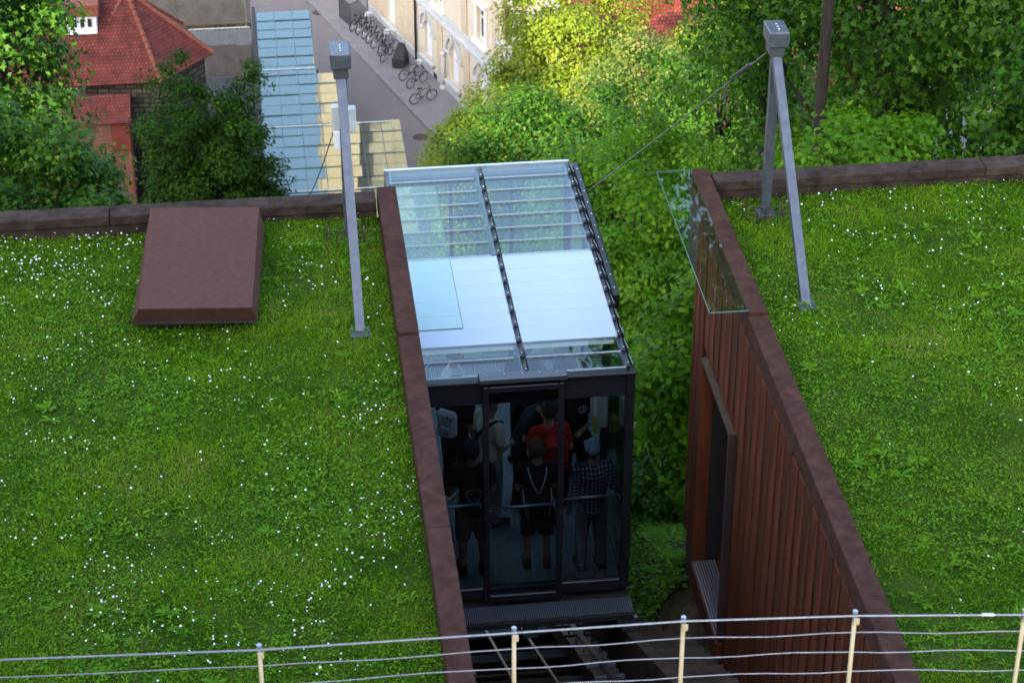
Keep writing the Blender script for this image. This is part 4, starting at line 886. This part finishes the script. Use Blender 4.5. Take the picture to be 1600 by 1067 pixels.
# right side, near maples
T('maple_tree', 'big dark green maple filling the upper right behind the right parapet', 11.8, 38.6, 0.5, (4.4, 4.2, 9.7), 540, 130, MAPLE, .135, 'leaf_m', tr=.30, seed=3, cr=1.0)
T('maple_tree', 'dark green maple at the right edge of the picture beyond the right parapet', 15.2, 35.6, -1.2, (3.9, 3.6, 7.6), 340, 130, MAPLE, .135, 'leaf_m', tr=.28, seed=4, cr=1.0)
T('maple_tree', 'green maple behind the head of the bare right mast', 11.5, 46.4, 0.5, (2.9, 3.2, 14.5), 420, 100, MAPLE, .142, 'leaf_m', tr=.28, seed=5, cr=.95)
tree('maple_tree', 'dark trunk with a high crown standing between the bare mast and the big maple', (9.6, 34.4, hz(9.6, 34.4)), (8.7, 34.2, 6.6), (3.6, 3.2, 5.2), 230, 95, MAPLE, .16, 'leaf_m', tr=.15, seed=33, cr=.95)
T('shrub', 'bright green bush just behind the right parapet beside the bare mast', 8.7, 29.2, -3.6, (1.8, 1.5, 1.35), 70, 120, OVAL2, .12, 'leaf_l', tr=.07, seed=6, cat='shrub', cr=.5)
T('linden_tree', 'shaded tree deep behind the maples at the right edge', 17.8, 50.0, -11.0, (4.2, 3.4, 6.0), 200, 150, OVAL2, .19, 'leaf_m', tr=.26, seed=35, cr=1.0)
T('shrub', 'dark green bush behind the right end of the right parapet', 12.9, 29.4, -3.3, (2.3, 1.5, 2.0), 95, 110, MAPLE, .13, 'leaf_m', tr=.07, seed=16, cat='shrub', cr=.5)
# middle trees
T('linden_tree', 'sunlit yellow green tree in front of the cream house', 12.4, 84.5, -27.6, (2.9, 3.0, 5.6), 190, 215, OVAL2, .17, 'leaf_y', tr=.26, seed=7, cr=.95)
T('linden_tree', 'sunlit yellow green tree leaning over the street left of the others', 8.2, 76.5, -28.0, (2.8, 2.8, 3.6), 165, 215, OVAL2, .155, 'leaf_y', tr=.24, seed=8, cr=.85)
T('linden_tree', 'light green tree with reddish shoots in front of the red tiled roof', 13.8, 72.0, -24.2, (3.0, 3.4, 4.2), 180, 205, OVAL2, .15, 'leaf_o', tr=.26, seed=9, cr=.9)
T('linden_tree', 'dark green tree directly above the far end of the car roof', 8.2, 58.0, -18.6, (3.2, 3.0, 3.5), 220, 175, OVAL2, .135, 'leaf_a', tr=.24, seed=10, cr=.8)
T('linden_tree', 'green tree between the reddish tree and the mast maple', 13.2, 58.5, -17.2, (2.6, 2.8, 3.4), 200, 170, OVAL2, .14, 'leaf_a', tr=.24, seed=12, cr=.8)
T('linden_tree', 'green tree on the slope right of the car roof', 7.5, 42.8, -11.8, (2.2, 2.2, 3.0), 170, 190, OVAL2, .125, 'leaf_l', tr=.18, seed=13, cr=.65)
T('linden_tree', 'yellow green tree top in front of the red roof, beyond the dark maple', 18.6, 80.0, -26.3, (2.9, 3.2, 4.6), 140, 190, OVAL2, .165, 'leaf_y', tr=.26, seed=14, cr=.95)
# slope shrubs seen between the car and the boarded wall
T('shrub', 'dense green bush beside the right side of the car', 6.3, 34.6, -8.4, (1.7, 1.6, 2.3), 130, 140, OVAL2, .115, 'leaf_l', tr=.08, seed=15, cat='shrub', cr=.5)
T('shrub', 'lime green large-leaved bush against the far end of the boarded wall', 5.75, 26.2, -4.9, (.95, .8, 1.9), 90, 90, OVAL2, .125, 'leaf_l', tr=.06, seed=17, cat='shrub', cr=.42)
T('shrub', 'mid green bush in the gap right of the car', 5.1, 28.2, -6.7, (1.3, 1.1, 1.5), 120, 150, OVAL2, .10, 'leaf_l', tr=.06, seed=18, cat='shrub', cr=.4)
T('shrub', 'low ivy clad bush at the foot of the gap beside the car', 5.3, 26.3, -6.5, (1.0, 1.0, .35), 60, 90, OVAL2, .08, 'leaf_a', tr=.03, seed=19, cat='shrub', cr=.3)
T('shrub', 'green bush on the slope beyond the far end of the car', 5.2, 36.5, -10.9, (2.0, 1.8, 2.2), 120, 160, OVAL2, .125, 'leaf_l', tr=.08, seed=20, cat='shrub', cr=.5)
T('shrub', 'green bush below the far end of the car', 4.6, 43.0, -14.6, (3.0, 2.4, 2.6), 150, 160, OVAL2, .14, 'leaf_l', tr=.08, seed=29, cat='shrub', cr=.55)
T('shrub', 'green bush left of the track seen through the car roof', .3, 38.0, -11.6, (2.2, 2.0, 2.6), 140, 160, OVAL2, .13, 'leaf_l', tr=.08, seed=30, cat='shrub', cr=.55)
# left side
T('maple_tree', 'tall maple at the left edge with sunlit upper leaves', -7.5, 55.0, -12.0, (2.45, 3.2, 6.0), 350, 115, MAPLE, .165, 'leaf_m', tr=.32, seed=21, cr=.9)
T('maple_tree', 'paler maple in front at the lower left, above the left parapet', -5.45, 45.4, -12.7, (2.9, 2.3, 3.5), 330, 110, MAPLE, .14, 'leaf_m', tr=.22, seed=22, cr=.62)
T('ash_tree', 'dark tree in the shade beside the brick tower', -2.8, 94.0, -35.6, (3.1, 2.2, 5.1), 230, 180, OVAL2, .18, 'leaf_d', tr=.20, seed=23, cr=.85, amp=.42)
# ground cover on the slope beside the car
def cover(name, area, n, size, label):
    x, y = scatter(n, area); k = (np.abs(x - 2.7) > 1.75) & ~((x > 4.9) & (y < 22.9)); x, y = x[k], y[k]; k = rng.random(len(x)) < np.clip(vnoise(x, y, 1.1, 61) * 2.4 - .55, .05, 1); x, y = x[k], y[k]; n = len(x)
    P = np.stack([x, y, hill_z(x, y) + rng.uniform(.02, .16, n)], 1); nv = rng.normal(0, .5, (n, 3)); nv[:, 2] = 1
    tag(stamp(name, OVAL2[0], OVAL2[1], P, nv, rng.uniform(0, 6.28, n), size * rng.uniform(.6, 1.3, n), 'leaf_l', np.clip(rng.normal(.35, .2, n), 0, 1)), label, 'ground cover', kind='stuff')
cover('ground_cover', (-3, 9, 22.5, 40), 45000, .10, 'low leafy ground cover on the slope below the station')
cover('undergrowth', (4.0, 6.8, 22.55, 28.5), 42000, .05, 'small leafy undergrowth in the gap between car and boarded wall')

# ------------------------------------------------------------------ town: glass hall, cream house, tower, red roof, bicycles
hall = thing('glass_hall', (1.3, 104, -42), 'long glass roofed lower station hall beside the street', 'building')
HZ = -37.0
b = MB(); b.box(-.30, 2.60, 90, 115.1, -42.0, -41.95); b.box(2.601, 6.0, 88, 101.3, -42.0, -41.95); b.build('floor', 'hall_floor', hall)
b = MB(); b.bev(-.52, -.34, 90, 115.4, -42, HZ + .30, .03); b.build('side_wall', 'black_matt', hall)
b = MB(); b.bev(2.60, 2.72, 107.6, 115.2, -42, HZ - .02, .02); b.bev(3.66, 3.78, 101.4, 107.5, -42, HZ - .02, .02); b.bev(6.06, 6.18, 88, 101.4, -42, HZ - .02, .02); b.bev(-.33, 2.6, 115.15, 115.3, -42, HZ - .02, .02); b.build('glazed_wall', 'alu_dark', hall)
RH = 1.17; PWm = .93
hp = MB(); v = [(0, 0, .035), (PWm, 0, .035), (PWm, RH + .04, 0), (0, RH + .04, 0)]
hp.add(v + [(x, y, z + .012) for x, y, z in v], [(3, 2, 1, 0), (4, 5, 6, 7), (0, 1, 5, 4), (1, 2, 6, 5), (2, 3, 7, 6), (3, 0, 4, 7)]); hpm = hp.mesh('roof_pane', 'hall_glass')
nrow = 22
for i in range(nrow):
    y0 = 89.4 + i * RH
    cols = 3 + (1 if y0 + RH < 108 else 0) + (2.6 if y0 + RH < 101.6 else 0)
    for j in range(int(math.ceil(cols))):
        put('roof_pane', hpm, hall, (-.27 + j * .965, y0, HZ + .01 * math.sin(i * 3 + j)), (random.uniform(-.003, .003), .004 * math.sin(i * 2.1) + random.uniform(-.003, .003), 0))
b = MB()
for j in range(8):
    x = -.29 + j * .965; ye = 115.1 if j <= 3 else (107.4 if j <= 4 else 101.4); b.beam((x, 89.4, HZ - .10), (x, ye, HZ - .10), .06, .16)
b.build('glazing_bar', 'alu_dark', hall)
for yy in (94.0, 100.9, 107.6): MB().box(-.3, 2.62 if yy > 106 else (3.6 if yy > 101 else 6.05), yy, yy + .06, HZ + .055, HZ + .07).build('joint_strip', 'box_grey', hall)

house = thing('cream_house', FA, 'cream stuccoed town house with blind arches and stone trim along the street', 'building', None, FROT, True)
OPEN = [(2.75, 3.95, .75, 4.6, 'niche'), (8.62, 9.68, .95, 3.1, 'arch'), (12.45, 13.51, .95, 3.1, 'arch'), (16.28, 17.34, .95, 3.1, 'arch'), (20.1, 21.16, .95, 3.1, 'arch'), (10.4, 11.45, 4.75, 6.75, 'win'), (16.25, 17.3, 5.0, 6.95, 'win'), (19.35, 20.75, 6.1, 8.6, 'archwin'), (4.8, 5.9, 6.3, 8.4, 'win'), (.6, 1.7, 6.3, 8.4, 'win'), (23.4, 24.8, 6.1, 8.6, 'archwin'), (27.4, 28.8, 6.1, 8.6, 'archwin')]
S0, S1, H0, H1 = -9.0, 31.0, 0.0, 11.5
ss = sorted({S0, S1, 7.2, *[o[0] for o in OPEN], *[o[1] for o in OPEN]}); zz = sorted({H0, H1, *[o[2] for o in OPEN], *[o[3] for o in OPEN]})
b = MB()
for i in range(len(ss) - 1):
    for j in range(len(zz) - 1):
        cx, cz = (ss[i] + ss[i + 1]) / 2, (zz[j] + zz[j + 1]) / 2
        if any(o[0] < cx < o[1] and o[2] < cz < o[3] for o in OPEN): continue
        b.add([(ss[i], 0, zz[j]), (ss[i + 1], 0, zz[j]), (ss[i + 1], 0, zz[j + 1]), (ss[i], 0, zz[j + 1])], [(0, 1, 2, 3)], 1 if cx < 7.2 else 0)
b.box(S0, S1, .35, 12, 0, H1 - .01)
for o in OPEN:
    x0, x1, z0, z1 = o[:4]
    b.add([(x0, 0, z0), (x1, 0, z0), (x1, .348, z0), (x0, .348, z0), (x0, 0, z1), (x1, 0, z1), (x1, .348, z1), (x0, .348, z1)], [(0, 3, 2, 1), (4, 5, 6, 7), (0, 4, 7, 3), (1, 2, 6, 5)])
b.build('wall', ['plaster', 'plaster_brick'], house)
MB().bev(S0, S1, -.10, -.003, 0, .55, .02).build('plinth', 'stone_trim', house)
def arc(cx, cz, r0, r1, y0, y1, mb, n=14):
    for i in range(n):
        a, c = math.pi * i / n, math.pi * (i + 1) / n
        q = [(cx + r * math.cos(t_), y0, cz + r * math.sin(t_)) for r, t_ in ((r0, a), (r1, a), (r1, c), (r0, c))]; mb.prism(q, (0, y1 - y0, 0))
for x0, x1, z0, z1, kd in OPEN:
    cx = (x0 + x1) / 2; hw = (x1 - x0) / 2
    if kd in ('arch', 'archwin', 'niche'):
        wn_ = MB()
        rec = .14 if kd != 'archwin' else .22
        top_ = z1 if kd == 'niche' else z1 - hw + .0
        wo = MB().box(x0 + .012, x1 - .012, rec, rec + .03, z0 + .01, z1 - .01).build('niche_panel' if kd != 'archwin' else 'window', 'niche' if kd != 'archwin' else 'win_glass', house)
        if kd != 'niche':
            cz = z1 - hw; sp = MB()                       # spandrels that round the head
            for s_ in (-1, 1):
                for i in range(7):
                    a, c = math.pi / 2 * i / 7, math.pi / 2 * (i + 1) / 7
                    q = [(cx + s_ * hw * math.cos(a), .001, cz + hw * math.sin(a)), (cx + s_ * hw * math.cos(c), .001, cz + hw * math.sin(c)), (cx + s_ * hw, .001, cz + hw * math.sin(c)), (cx + s_ * hw, .001, cz + hw * math.sin(a))]
                    sp.prism(q if s_ > 0 else q[::-1], (0, .13, 0))
            sp.build('spandrel', 'plaster', house)
            tr_ = MB(); arc(cx, cz, hw + .02, hw + .20, -.09, -.003, tr_); arc(cx, cz + .02, hw + .42, hw + .66, -.14, -.003, tr_)
            for s_ in (-1, 1): tr_.bev(cx + s_ * (hw + .33) - .36, cx + s_ * (hw + .33) + .36, -.16, -.003, cz - .14, cz + .0, .02) if kd == 'arch' else None
            tr_.bev(cx - .10, cx + .10, -.22, -.003, z1 + .05, z1 + .85, .02)
            tr_.build('arch_surround', 'stone_trim', house)
        MB().bev(x0 - .45, x1 + .45, -.26, -.003, z0 - .30, z0 - .12, .02).build('sill', 'stone_trim', house)
        if kd == 'archwin':
            fr = MB()
            for x in (x0 + .05, cx - .04, x1 - .13): fr.box(x, x + .08, rec - .06, rec - .002, z0 + .02, z1 - .05)
            for z in (z0 + .02, z0 + .9, z1 - hw): fr.box(x0 + .05, x1 - .05, rec - .05, rec - .004, z, z + .08)
            fr.build('window_frame', 'win_wood', wo)
    else:
        wo = MB().box(x0 + .012, x1 - .012, .20, .23, z0 + .01, z1 - .01).build('window', 'win_glass', house)
        fr = MB()
        for x in (x0 + .014, cx - .045, x1 - .09): fr.box(x, x + .075, .13, .198, z0 + .012, z1 - .012)
        for z in (z0 + .012, z0 + (z1 - z0) * .62, z1 - .09): fr.box(x0 + .02, x1 - .02, .135, .196, z, z + .075)
        fr.build('window_frame', 'win_frame', wo)
        sr = MB()
        for x in (x0 - .26, x1 + .04): sr.bev(x, x + .22, -.10, -.003, z0 - .1, z1 + .1, .015)
        sr.bev(x0 - .34, x1 + .34, -.28, -.003, z1 + .102, z1 + .36, .03); sr.bev(x0 - .34, x1 + .34, -.26, -.003, z0 - .32, z0 - .102, .03); sr.build('window_surround', 'win_frame', house)
b = MB(); b.bev(7.75, S1, -.30, -.003, 3.95, 4.15, .04); b.bev(7.75, S1, -.16, -.003, 3.70, 3.948, .03); b.bev(7.75, S1, -.12, -.003, 4.152, 4.52, .02); b.build('string_course', 'stone_trim', house)
b = MB(); b.bev(S0, S1, -.55, -.003, H1 - .5, H1, .05); b.bev(S0, S1, -.3, -.004, H1 - .85, H1 - .502, .05); b.build('cornice', 'stone_trim', house)
for x in (10.55, 14.4, 18.2, 22.1): MB().bev(x, x + .75, -.08, -.003, .56, 3.69, .02).build('pilaster', 'plaster_brick', house)
for x in (14.1, 18.3, 22.2): MB().bev(x, x + .75, -.07, -.003, 4.53, H1 - .86, .02).build('pilaster', 'plaster_brick', house)
b = MB(); b.tube([(7.5, -.12, .0), (7.5, -.12, H1)], .075, 10); b.build('downpipe', 'pipe', house, True)
b = MB(); b.tube([(11.75, -.20, .0), (11.75, -.20, 2.2)], .10, 10); b.ball((11.75, -.2, .15), .22); b.ball((11.75, -.2, 2.2), .16); b.build('corner_post', 'stone_trim', house, True)
rf = MB(); rf.add([(S0 - .3, -.6, H1 + .004), (S1 + .3, -.6, H1 + .004), (S1 + .3, 6, H1 + 4), (S0 - .3, 6, H1 + 4), (S1 + .3, 12.3, H1 + .004), (S0 - .3, 12.3, H1 + .004)], [(0, 1, 2, 3), (3, 2, 4, 5), (0, 3, 5), (1, 4, 2), (0, 5, 4, 1)]); rf.build('roof', 'tiles', house)
MB().box(10.1, 10.6, -.104, -.09, .08, .42).build('cellar_vent', 'rubber', house)

twr = thing('brick_tower', (-6.6, 106.3, -42), 'squat stone tower with a broad red tiled hipped roof', 'tower')
hx = [(-6.6 + 4.1 * math.cos(R(-8 - 60 * i)), 106.3 + 4.1 * math.sin(R(-8 - 60 * i))) for i in range(6)]
apex = Vector((-6.6, 106.3, -31.7))
for i in range(6):
    p, q = hx[i], hx[(i + 1) % 6]
    P0, P1 = Vector((*p, -35)), Vector((*q, -35)); mid = (P0 + P1) / 2; u = (P1 - P0).normalized() * -1; sl_ = (apex - mid); n_ = u.cross(sl_).normalized()
    if n_.z < 0: n_ = -n_
    vv = n_.cross(u); L_ = (P1 - P0).length; hgt = sl_.length
    me = MB().add([(-L_ / 2, 0, 0), (L_ / 2, 0, 0), (0, hgt if vv.dot(sl_) > 0 else -hgt, 0), (-L_ / 2, 0, -.12), (L_ / 2, 0, -.12), (0, hgt if vv.dot(sl_) > 0 else -hgt, -.12)], [(0, 1, 2), (5, 4, 3), (0, 3, 4, 1), (1, 4, 5, 2), (2, 5, 3, 0)]).mesh('roof_slope', 'tiles')
    o = bpy.data.objects.new('roof_slope', me); col.objects.link(o); o.parent = twr
    o.matrix_local = Matrix.Translation(mid - Vector(twr['_w'])) @ Matrix((u, vv, n_)).transposed().to_4x4()
    rg = MB()
    n_t = 14
    for k in range(n_t): rg.tube([P0.lerp(apex, k / n_t) + Vector((0, 0, .05)), P0.lerp(apex, (k + 1.08) / n_t) + Vector((0, 0, .03))], [.13, .10], 8)
    rg.build('ridge_tiles', 'tile_ridge', twr)
P0, P1, P2, P3 = Vector((hx[1][0] - .05, hx[1][1] + .02, -34.96)), apex + Vector((0, 0, .04)), Vector((-14, 106.3, -31.66)), Vector((-14, 102.48, -34.96))
u = (P0 - P3).normalized(); sl_ = P2 - P3; n_ = u.cross(sl_).normalized(); vv = n_.cross(u); F4 = [((p - P3).dot(u), (p - P3).dot(vv), 0) for p in (P3, P0, P1, P2)]
me = MB().add(F4 + [(x, y, -.1) for x, y, z in F4], [(0, 1, 2, 3), (7, 6, 5, 4), (0, 4, 5, 1), (1, 5, 6, 2), (2, 6, 7, 3), (3, 7, 4, 0)]).mesh('roof_slope', 'tiles')
o = bpy.data.objects.new('roof_slope', me); col.objects.link(o); o.parent = twr; o.matrix_local = Matrix.Translation(P3 - Vector(twr['_w'])) @ Matrix((u, vv, n_)).transposed().to_4x4()
hw_ = [(-6.6 + 3.65 * math.cos(R(-8 - 60 * i)), 106.3 + 3.65 * math.sin(R(-8 - 60 * i))) for i in range(6)]
MB().prism([(x, y, -42.3) for x, y in reversed(hw_)], (0, 0, 7.1)).build('wall', 'rubble', twr)
wing = thing('brick_wing', (-10, 100, -42), 'red brick wing with a white chimney behind the left maples', 'building')
MB().box(-15, -6.75, 100.6, 103.2, -42.3, -36.0).build('wall', 'brick_red', wing)
b = MB(); b.bev(-6.74, -6.66, 100.55, 100.85, -42.3, -36, .02); b.bev(-7.6, -6.70, 100.52, 100.595, -37.6, -36.0, .02); b.build('metal_corner', 'sheet_red', wing)
b = MB(); b.add([(-15.2, 100.3, -36), (-6.6, 100.3, -36), (-6.6, 101.9, -35.2), (-15.2, 101.9, -35.2), (-6.6, 103.4, -36), (-15.2, 103.4, -36)], [(0, 1, 2, 3), (3, 2, 4, 5), (1, 4, 2), (0, 3, 5), (0, 5, 4, 1)]); b.build('roof', 'tiles', wing)
ch = MB().bev(-9.55, -8.05, 104.6, 105.6, -36.2, -32.2, .03).build('chimney', 'white_wall', wing)
b = MB()
for k in range(3): b.box(-9.2 + k * .36, -9.02 + k * .36, 104.55, 104.597, -32.75, -32.35)
b.build('vent_slot', 'rubber', ch)
MB().bev(-9.6, -8.0, 104.55, 105.65, -33.75, -33.65, .02).build('band', 'white_wall', ch)
MB().bev(-9.7, -7.9, 104.45, 105.75, -32.19, -31.6, .03).build('chimney_cap', 'tile_ridge', ch)

rh = thing('red_roof_house', (19, 100, -42), 'house with a broad red tiled roof behind the sunlit trees', 'building')
MB().box(14.5, 30, 92.5, 108, -42.3, -34.2).build('wall', 'plaster', rh)
rs = MB().add([(-8.2, 0, 0), (8.2, 0, 0), (8.2, 11.5, 0), (-8.2, 11.5, 0), (-8.2, 0, -.15), (8.2, 0, -.15), (8.2, 11.5, -.15), (-8.2, 11.5, -.15)], [(0, 1, 2, 3), (7, 6, 5, 4), (0, 4, 5, 1), (1, 5, 6, 2), (2, 6, 7, 3), (3, 7, 4, 0)]).mesh('roof_slope', 'tiles')
o = put('roof_slope', rs, rh, (22.2, 92.0, -34.2), (R(38), 0, 0)); o = put('roof_slope', rs, rh, (22.2, 110.1, -34.2), (R(38), 0, R(180)))
MB().bev(18.5, 19.3, 98, 98.8, -31, -27.2, .03).build('chimney', 'brick_red', rh)
far = thing('far_house', (10, 140, -42), 'pale town house far down beyond the end of the street', 'building')
MB().box(3.55, 5.9, 135, 146, -42.2, -12).build('wall', 'plaster', far)
MB().box(5.91, 18, 136.5, 146, -42.2, -12).build('side_wall', mat('old_plaster', (.33, .32, .26), .9, c2=(.43, .41, .34), scale=.5), far)
b = MB(); b.add([(3, 134.5, -11.99), (18.5, 134.5, -11.99), (18.5, 140, -8), (3, 140, -8), (18.5, 146.5, -11.99), (3, 146.5, -11.99)], [(0, 1, 2, 3), (3, 2, 4, 5), (1, 4, 2), (0, 3, 5), (0, 5, 4, 1)]); b.build('roof', 'tiles', far)
wm = MB().box(0, 1.1, -.06, -.002, 0, 1.7).mesh('window', mat('shutter', (.24, .25, .22), .7))
for i in range(4):
    for j in range(5): put('window', wm, far, (6.8 + i * 2.8, 136.5, -39 + j * 5.2))

cw = thing('retaining_wall', (-2.6, 119, -42), 'grey concrete terrace walls with thin railings left of the glass hall', 'wall')
MB().bev(-5.6, -.62, 118.0, 118.5, -42, -40.0, .03).build('lower_wall', 'concrete', cw)
MB().bev(-5.6, -.62, 118.52, 121.0, -42, -40.35, .02).build('walkway', 'concrete', cw)
MB().bev(-7.6, -.62, 123.0, 123.5, -42, -39.2, .03).build('upper_wall', 'concrete', cw)
MB().bev(-1.5, -.64, 117.6, 117.98, -42, -39.9, .03).build('pier', 'concrete', cw)
b = MB()
for k in range(9): b.tube([(-5.5 + k * .6, 118.2, -40), (-5.5 + k * .6, 118.2, -39.1)], .015, 5)
for z in (-39.1,): b.tube([(-5.5, 118.2, z), (-.7, 118.2, z)], .018, 5)
b.tube([(-.9, 122, -42), (-.9, 122, -38.4)], .04, 6); b.tube([(-7.5, 123.2, -38.4), (-.9, 123.2, -38.4)], .018, 5); b.build('railing', 'alu', cw)
tag(MB().box(-7.5, -.7, 121.01, 122.9, -42, -40.9).build('grass_bank', 'hill'), kind='structure')
tag(MB().box(-6.0, -.60, 103.0, 117.9, -42, -41.985).build('yard', mat('yard', (.045, .047, .052), .85, c2=(.07, .07, .075), scale=1.4, bump=.2, bscale=10)), kind='structure')
ac = thing('ventilation_unit', (-5.5, 123.9, -39.2), 'white ventilation unit on the terrace behind the tower roof', 'ventilation unit')
MB().bev(-6.1, -4.9, 123.02, 123.48, -39.19, -38.2, .03).build('casing', 'box_grey', ac)
b = MB()
for k in range(3): b.ring((-5.85 + k * .38, 122.99, -38.65), (0, 1, 0), .12, .02, 14, 5)
b.build('fan_grille', 'rubber', ac)
hr_ = thing('hand_railing', (-2.9, 103.8, -42), 'small tubular railing at the foot of the dark tree', 'railing')
b = MB(); b.tube([(-3.3, 103.8, -42), (-3.3, 103.8, -41), (-3.2, 103.8, -40.95), (-2.5, 103.8, -40.95), (-2.4, 103.8, -41), (-2.4, 103.8, -42)], .03, 6); b.tube([(-1.5, 103.8, -42), (-1.5, 103.8, -41.1)], .03, 6); b.build('tube', 'alu', hr_)
for (x, y), lab in (((8.07, 109.1), 'round rusty manhole cover near the leaning yellow green tree'), ((3.45, 126.4), 'round rusty manhole cover beside the far end of the glass hall')):
    t = thing('manhole_cover', (x, y, -41.99), lab, 'manhole cover')
    c = MB(); c.tube([(x, y, -41.995), (x, y, -41.985)], .42, 24); c.build('lid', 'cast_iron', t)
    MB().ring((x, y, -41.99), (0, 0, 1), .47, .03, 24, 5).build('rim', 'kerb', t)
gt_ = thing('bicycle_gate', (5.0, 124.6, -42), 'dark slatted metal screen at the end of the bicycle row', 'gate')
p0, p1, p2 = Vector((4.63, 125.38, -42)), Vector((5.19, 123.89, -42)), Vector((6.29, 125.18, -42))
sm2 = MB().box(-.02, .02, -.012, .012, 0, 1.5).mesh('slat', 'galv_dark')
for a, c, n in ((p0, p1, 14), (p1, p2, 14)):
    for k in range(n): put('slat', sm2, gt_, tuple(a.lerp(c, (k + .5) / n) + Vector((0, 0, .05))), (0, 0, math.atan2((c - a).y, (c - a).x)))
b = MB()
for a, c in ((p0, p1), (p1, p2)):
    for z in (.05, 1.5): b.beam(a + Vector((0, 0, z)), c + Vector((0, 0, z)), .06, .06)
for p in (p0, p1, p2): b.beam(p, p + Vector((0, 0, 1.6)), .08, .08)
b.build('frame', 'galv', gt_)

def make_bike(label):
    t = thing('bicycle', (0, 0, 0), label, 'bicycle', 'bicycles parked along the cream house', 0, True); r = .34
    for x in (-.53, .53):
        wl = MB().ring((x, 0, r), (0, 1, 0), r - .02, .024, 28, 6).build('tyre', 'rubber', t, True)
        s_ = MB(); s_.ring((x, 0, r), (0, 1, 0), r - .05, .010, 24, 5)
        for k in range(10): s_.tube([(x, 0, r), (x + (r - .05) * math.cos(k * .628), 0, r + (r - .05) * math.sin(k * .628))], .0035, 4)
        s_.tube([(x, -.05, r), (x, .05, r)], .025, 8); s_.build('rim', 'alu', wl)
    f = MB(); bb, st_, hd_ = (-.08, 0, .29), (-.24, 0, .80), (.36, 0, .82)
    for a, c in ((bb, st_), (bb, (.39, 0, .70)), (st_, hd_), (bb, (-.53, 0, r)), (st_, (-.53, 0, r)), (hd_, (.53, 0, r))): f.tube([a, c], .019, 7)
    f.build('frame', 'black', t, True)
    MB().bev(-.40, -.12, -.07, .07, .90, .96, .025).build('saddle', 'rubber', t)
    MB().tube([(-.24, 0, .78), (-.27, 0, .92)], .014, 6).build('seat_post', 'alu', t)
    MB().tube([(.36, 0, .80), (.35, 0, .98), (.40, -.15, 1.0), (.34, -.30, 1.0)], .014, 6).build('handlebar', 'alu_dark', t)
    MB().tube([(.35, 0, .98), (.40, .15, 1.0), (.34, .30, 1.0)], .014, 6).build('handlebar', 'alu_dark', t)
    c = MB(); c.ring((-.08, .04, .29), (0, 1, 0), .085, .012, 16, 5); c.beam((-.08, .06, .29), (.06, .06, .20), .02, .02); c.beam((-.08, -.06, .29), (-.22, -.06, .38), .02, .02); c.build('crank', 'alu_dark', t)
    return t
BK = [(8.56, 113.2, 24, 0, 'black bicycle standing alone, nearest to the trees'), (8.15, 116.4, 31, 1, 'dark bicycle with a basket beside the downpipe'), (8.40, 115.4, 42, 0, 'black bicycle between the lone bicycle and the one with a basket'),
      (6.95, 119.2, 62, 0, 'pale wheeled bicycle beside the black cargo hood'), (7.1, 119.9, 40, 0, 'bicycle next to the pale wheeled one in the crowded row'), (6.65, 121.1, 52, 0, 'fifth bicycle from the slatted screen in the crowded row'), (6.85, 120.5, 66, 1, 'bicycle with a grey basket in the middle of the crowded row'),
      (6.35, 121.9, 58, 0, 'fourth bicycle from the slatted screen in the crowded row'), (6.1, 122.6, 62, 0, 'third bicycle from the slatted screen in the crowded row'), (5.85, 123.2, 56, 1, 'bicycle with a grey basket, second from the slatted screen'), (5.55, 123.7, 55, 0, 'bicycle at the far end of the row by the slatted screen')]
bike0 = make_bike(BK[0][4])
for i, (x, y, a, bk, lab) in enumerate(BK):
    o = bike0 if i == 0 else copy_tree(bike0)
    zp = -41.89 if (Vector((x, y, 0)) - FA.xy.to_3d()).dot(FV) > -2.6 else -41.995
    o.location = (x, y, zp); o.rotation_euler = (R(6), 0, R(a)); o['label'] = lab
    if bk:
        q = MB(); q.bev(.40, .72, -.17, .17, .74, .98, .03); m_ = bpy.data.objects.new('basket', q.mesh('basket', 'box_grey')); col.objects.link(m_); m_.parent = o
cg = thing('cargo_hood', (7.7, 118.2, -41.88), 'black pointed fabric hood of a cargo bicycle by the wall', 'cargo hood', None, R(70), True)
MB().add([(-.55, -.34, .05), (.55, -.34, .05), (.55, .34, .05), (-.55, .34, .05), (-.50, -.36, .55), (.40, -.38, .60), (.40, .38, .60), (-.50, .36, .55), (.30, -.16, 1.25), (.30, .16, 1.25)],
         [(3, 2, 1, 0), (0, 1, 5, 4), (1, 2, 6, 5), (2, 3, 7, 6), (3, 0, 4, 7), (4, 5, 8), (6, 7, 9), (5, 6, 9, 8), (4, 8, 9, 7)]).build('hood', 'black_matt', cg)
for s_ in (-1, 1): MB().ring((.1, s_ * .40, .25), (0, 1, 0), .24, .022, 22, 6).build('wheel', 'rubber', cg)
for o in list(bpy.data.objects):
    if '_w' in o: del o['_w']
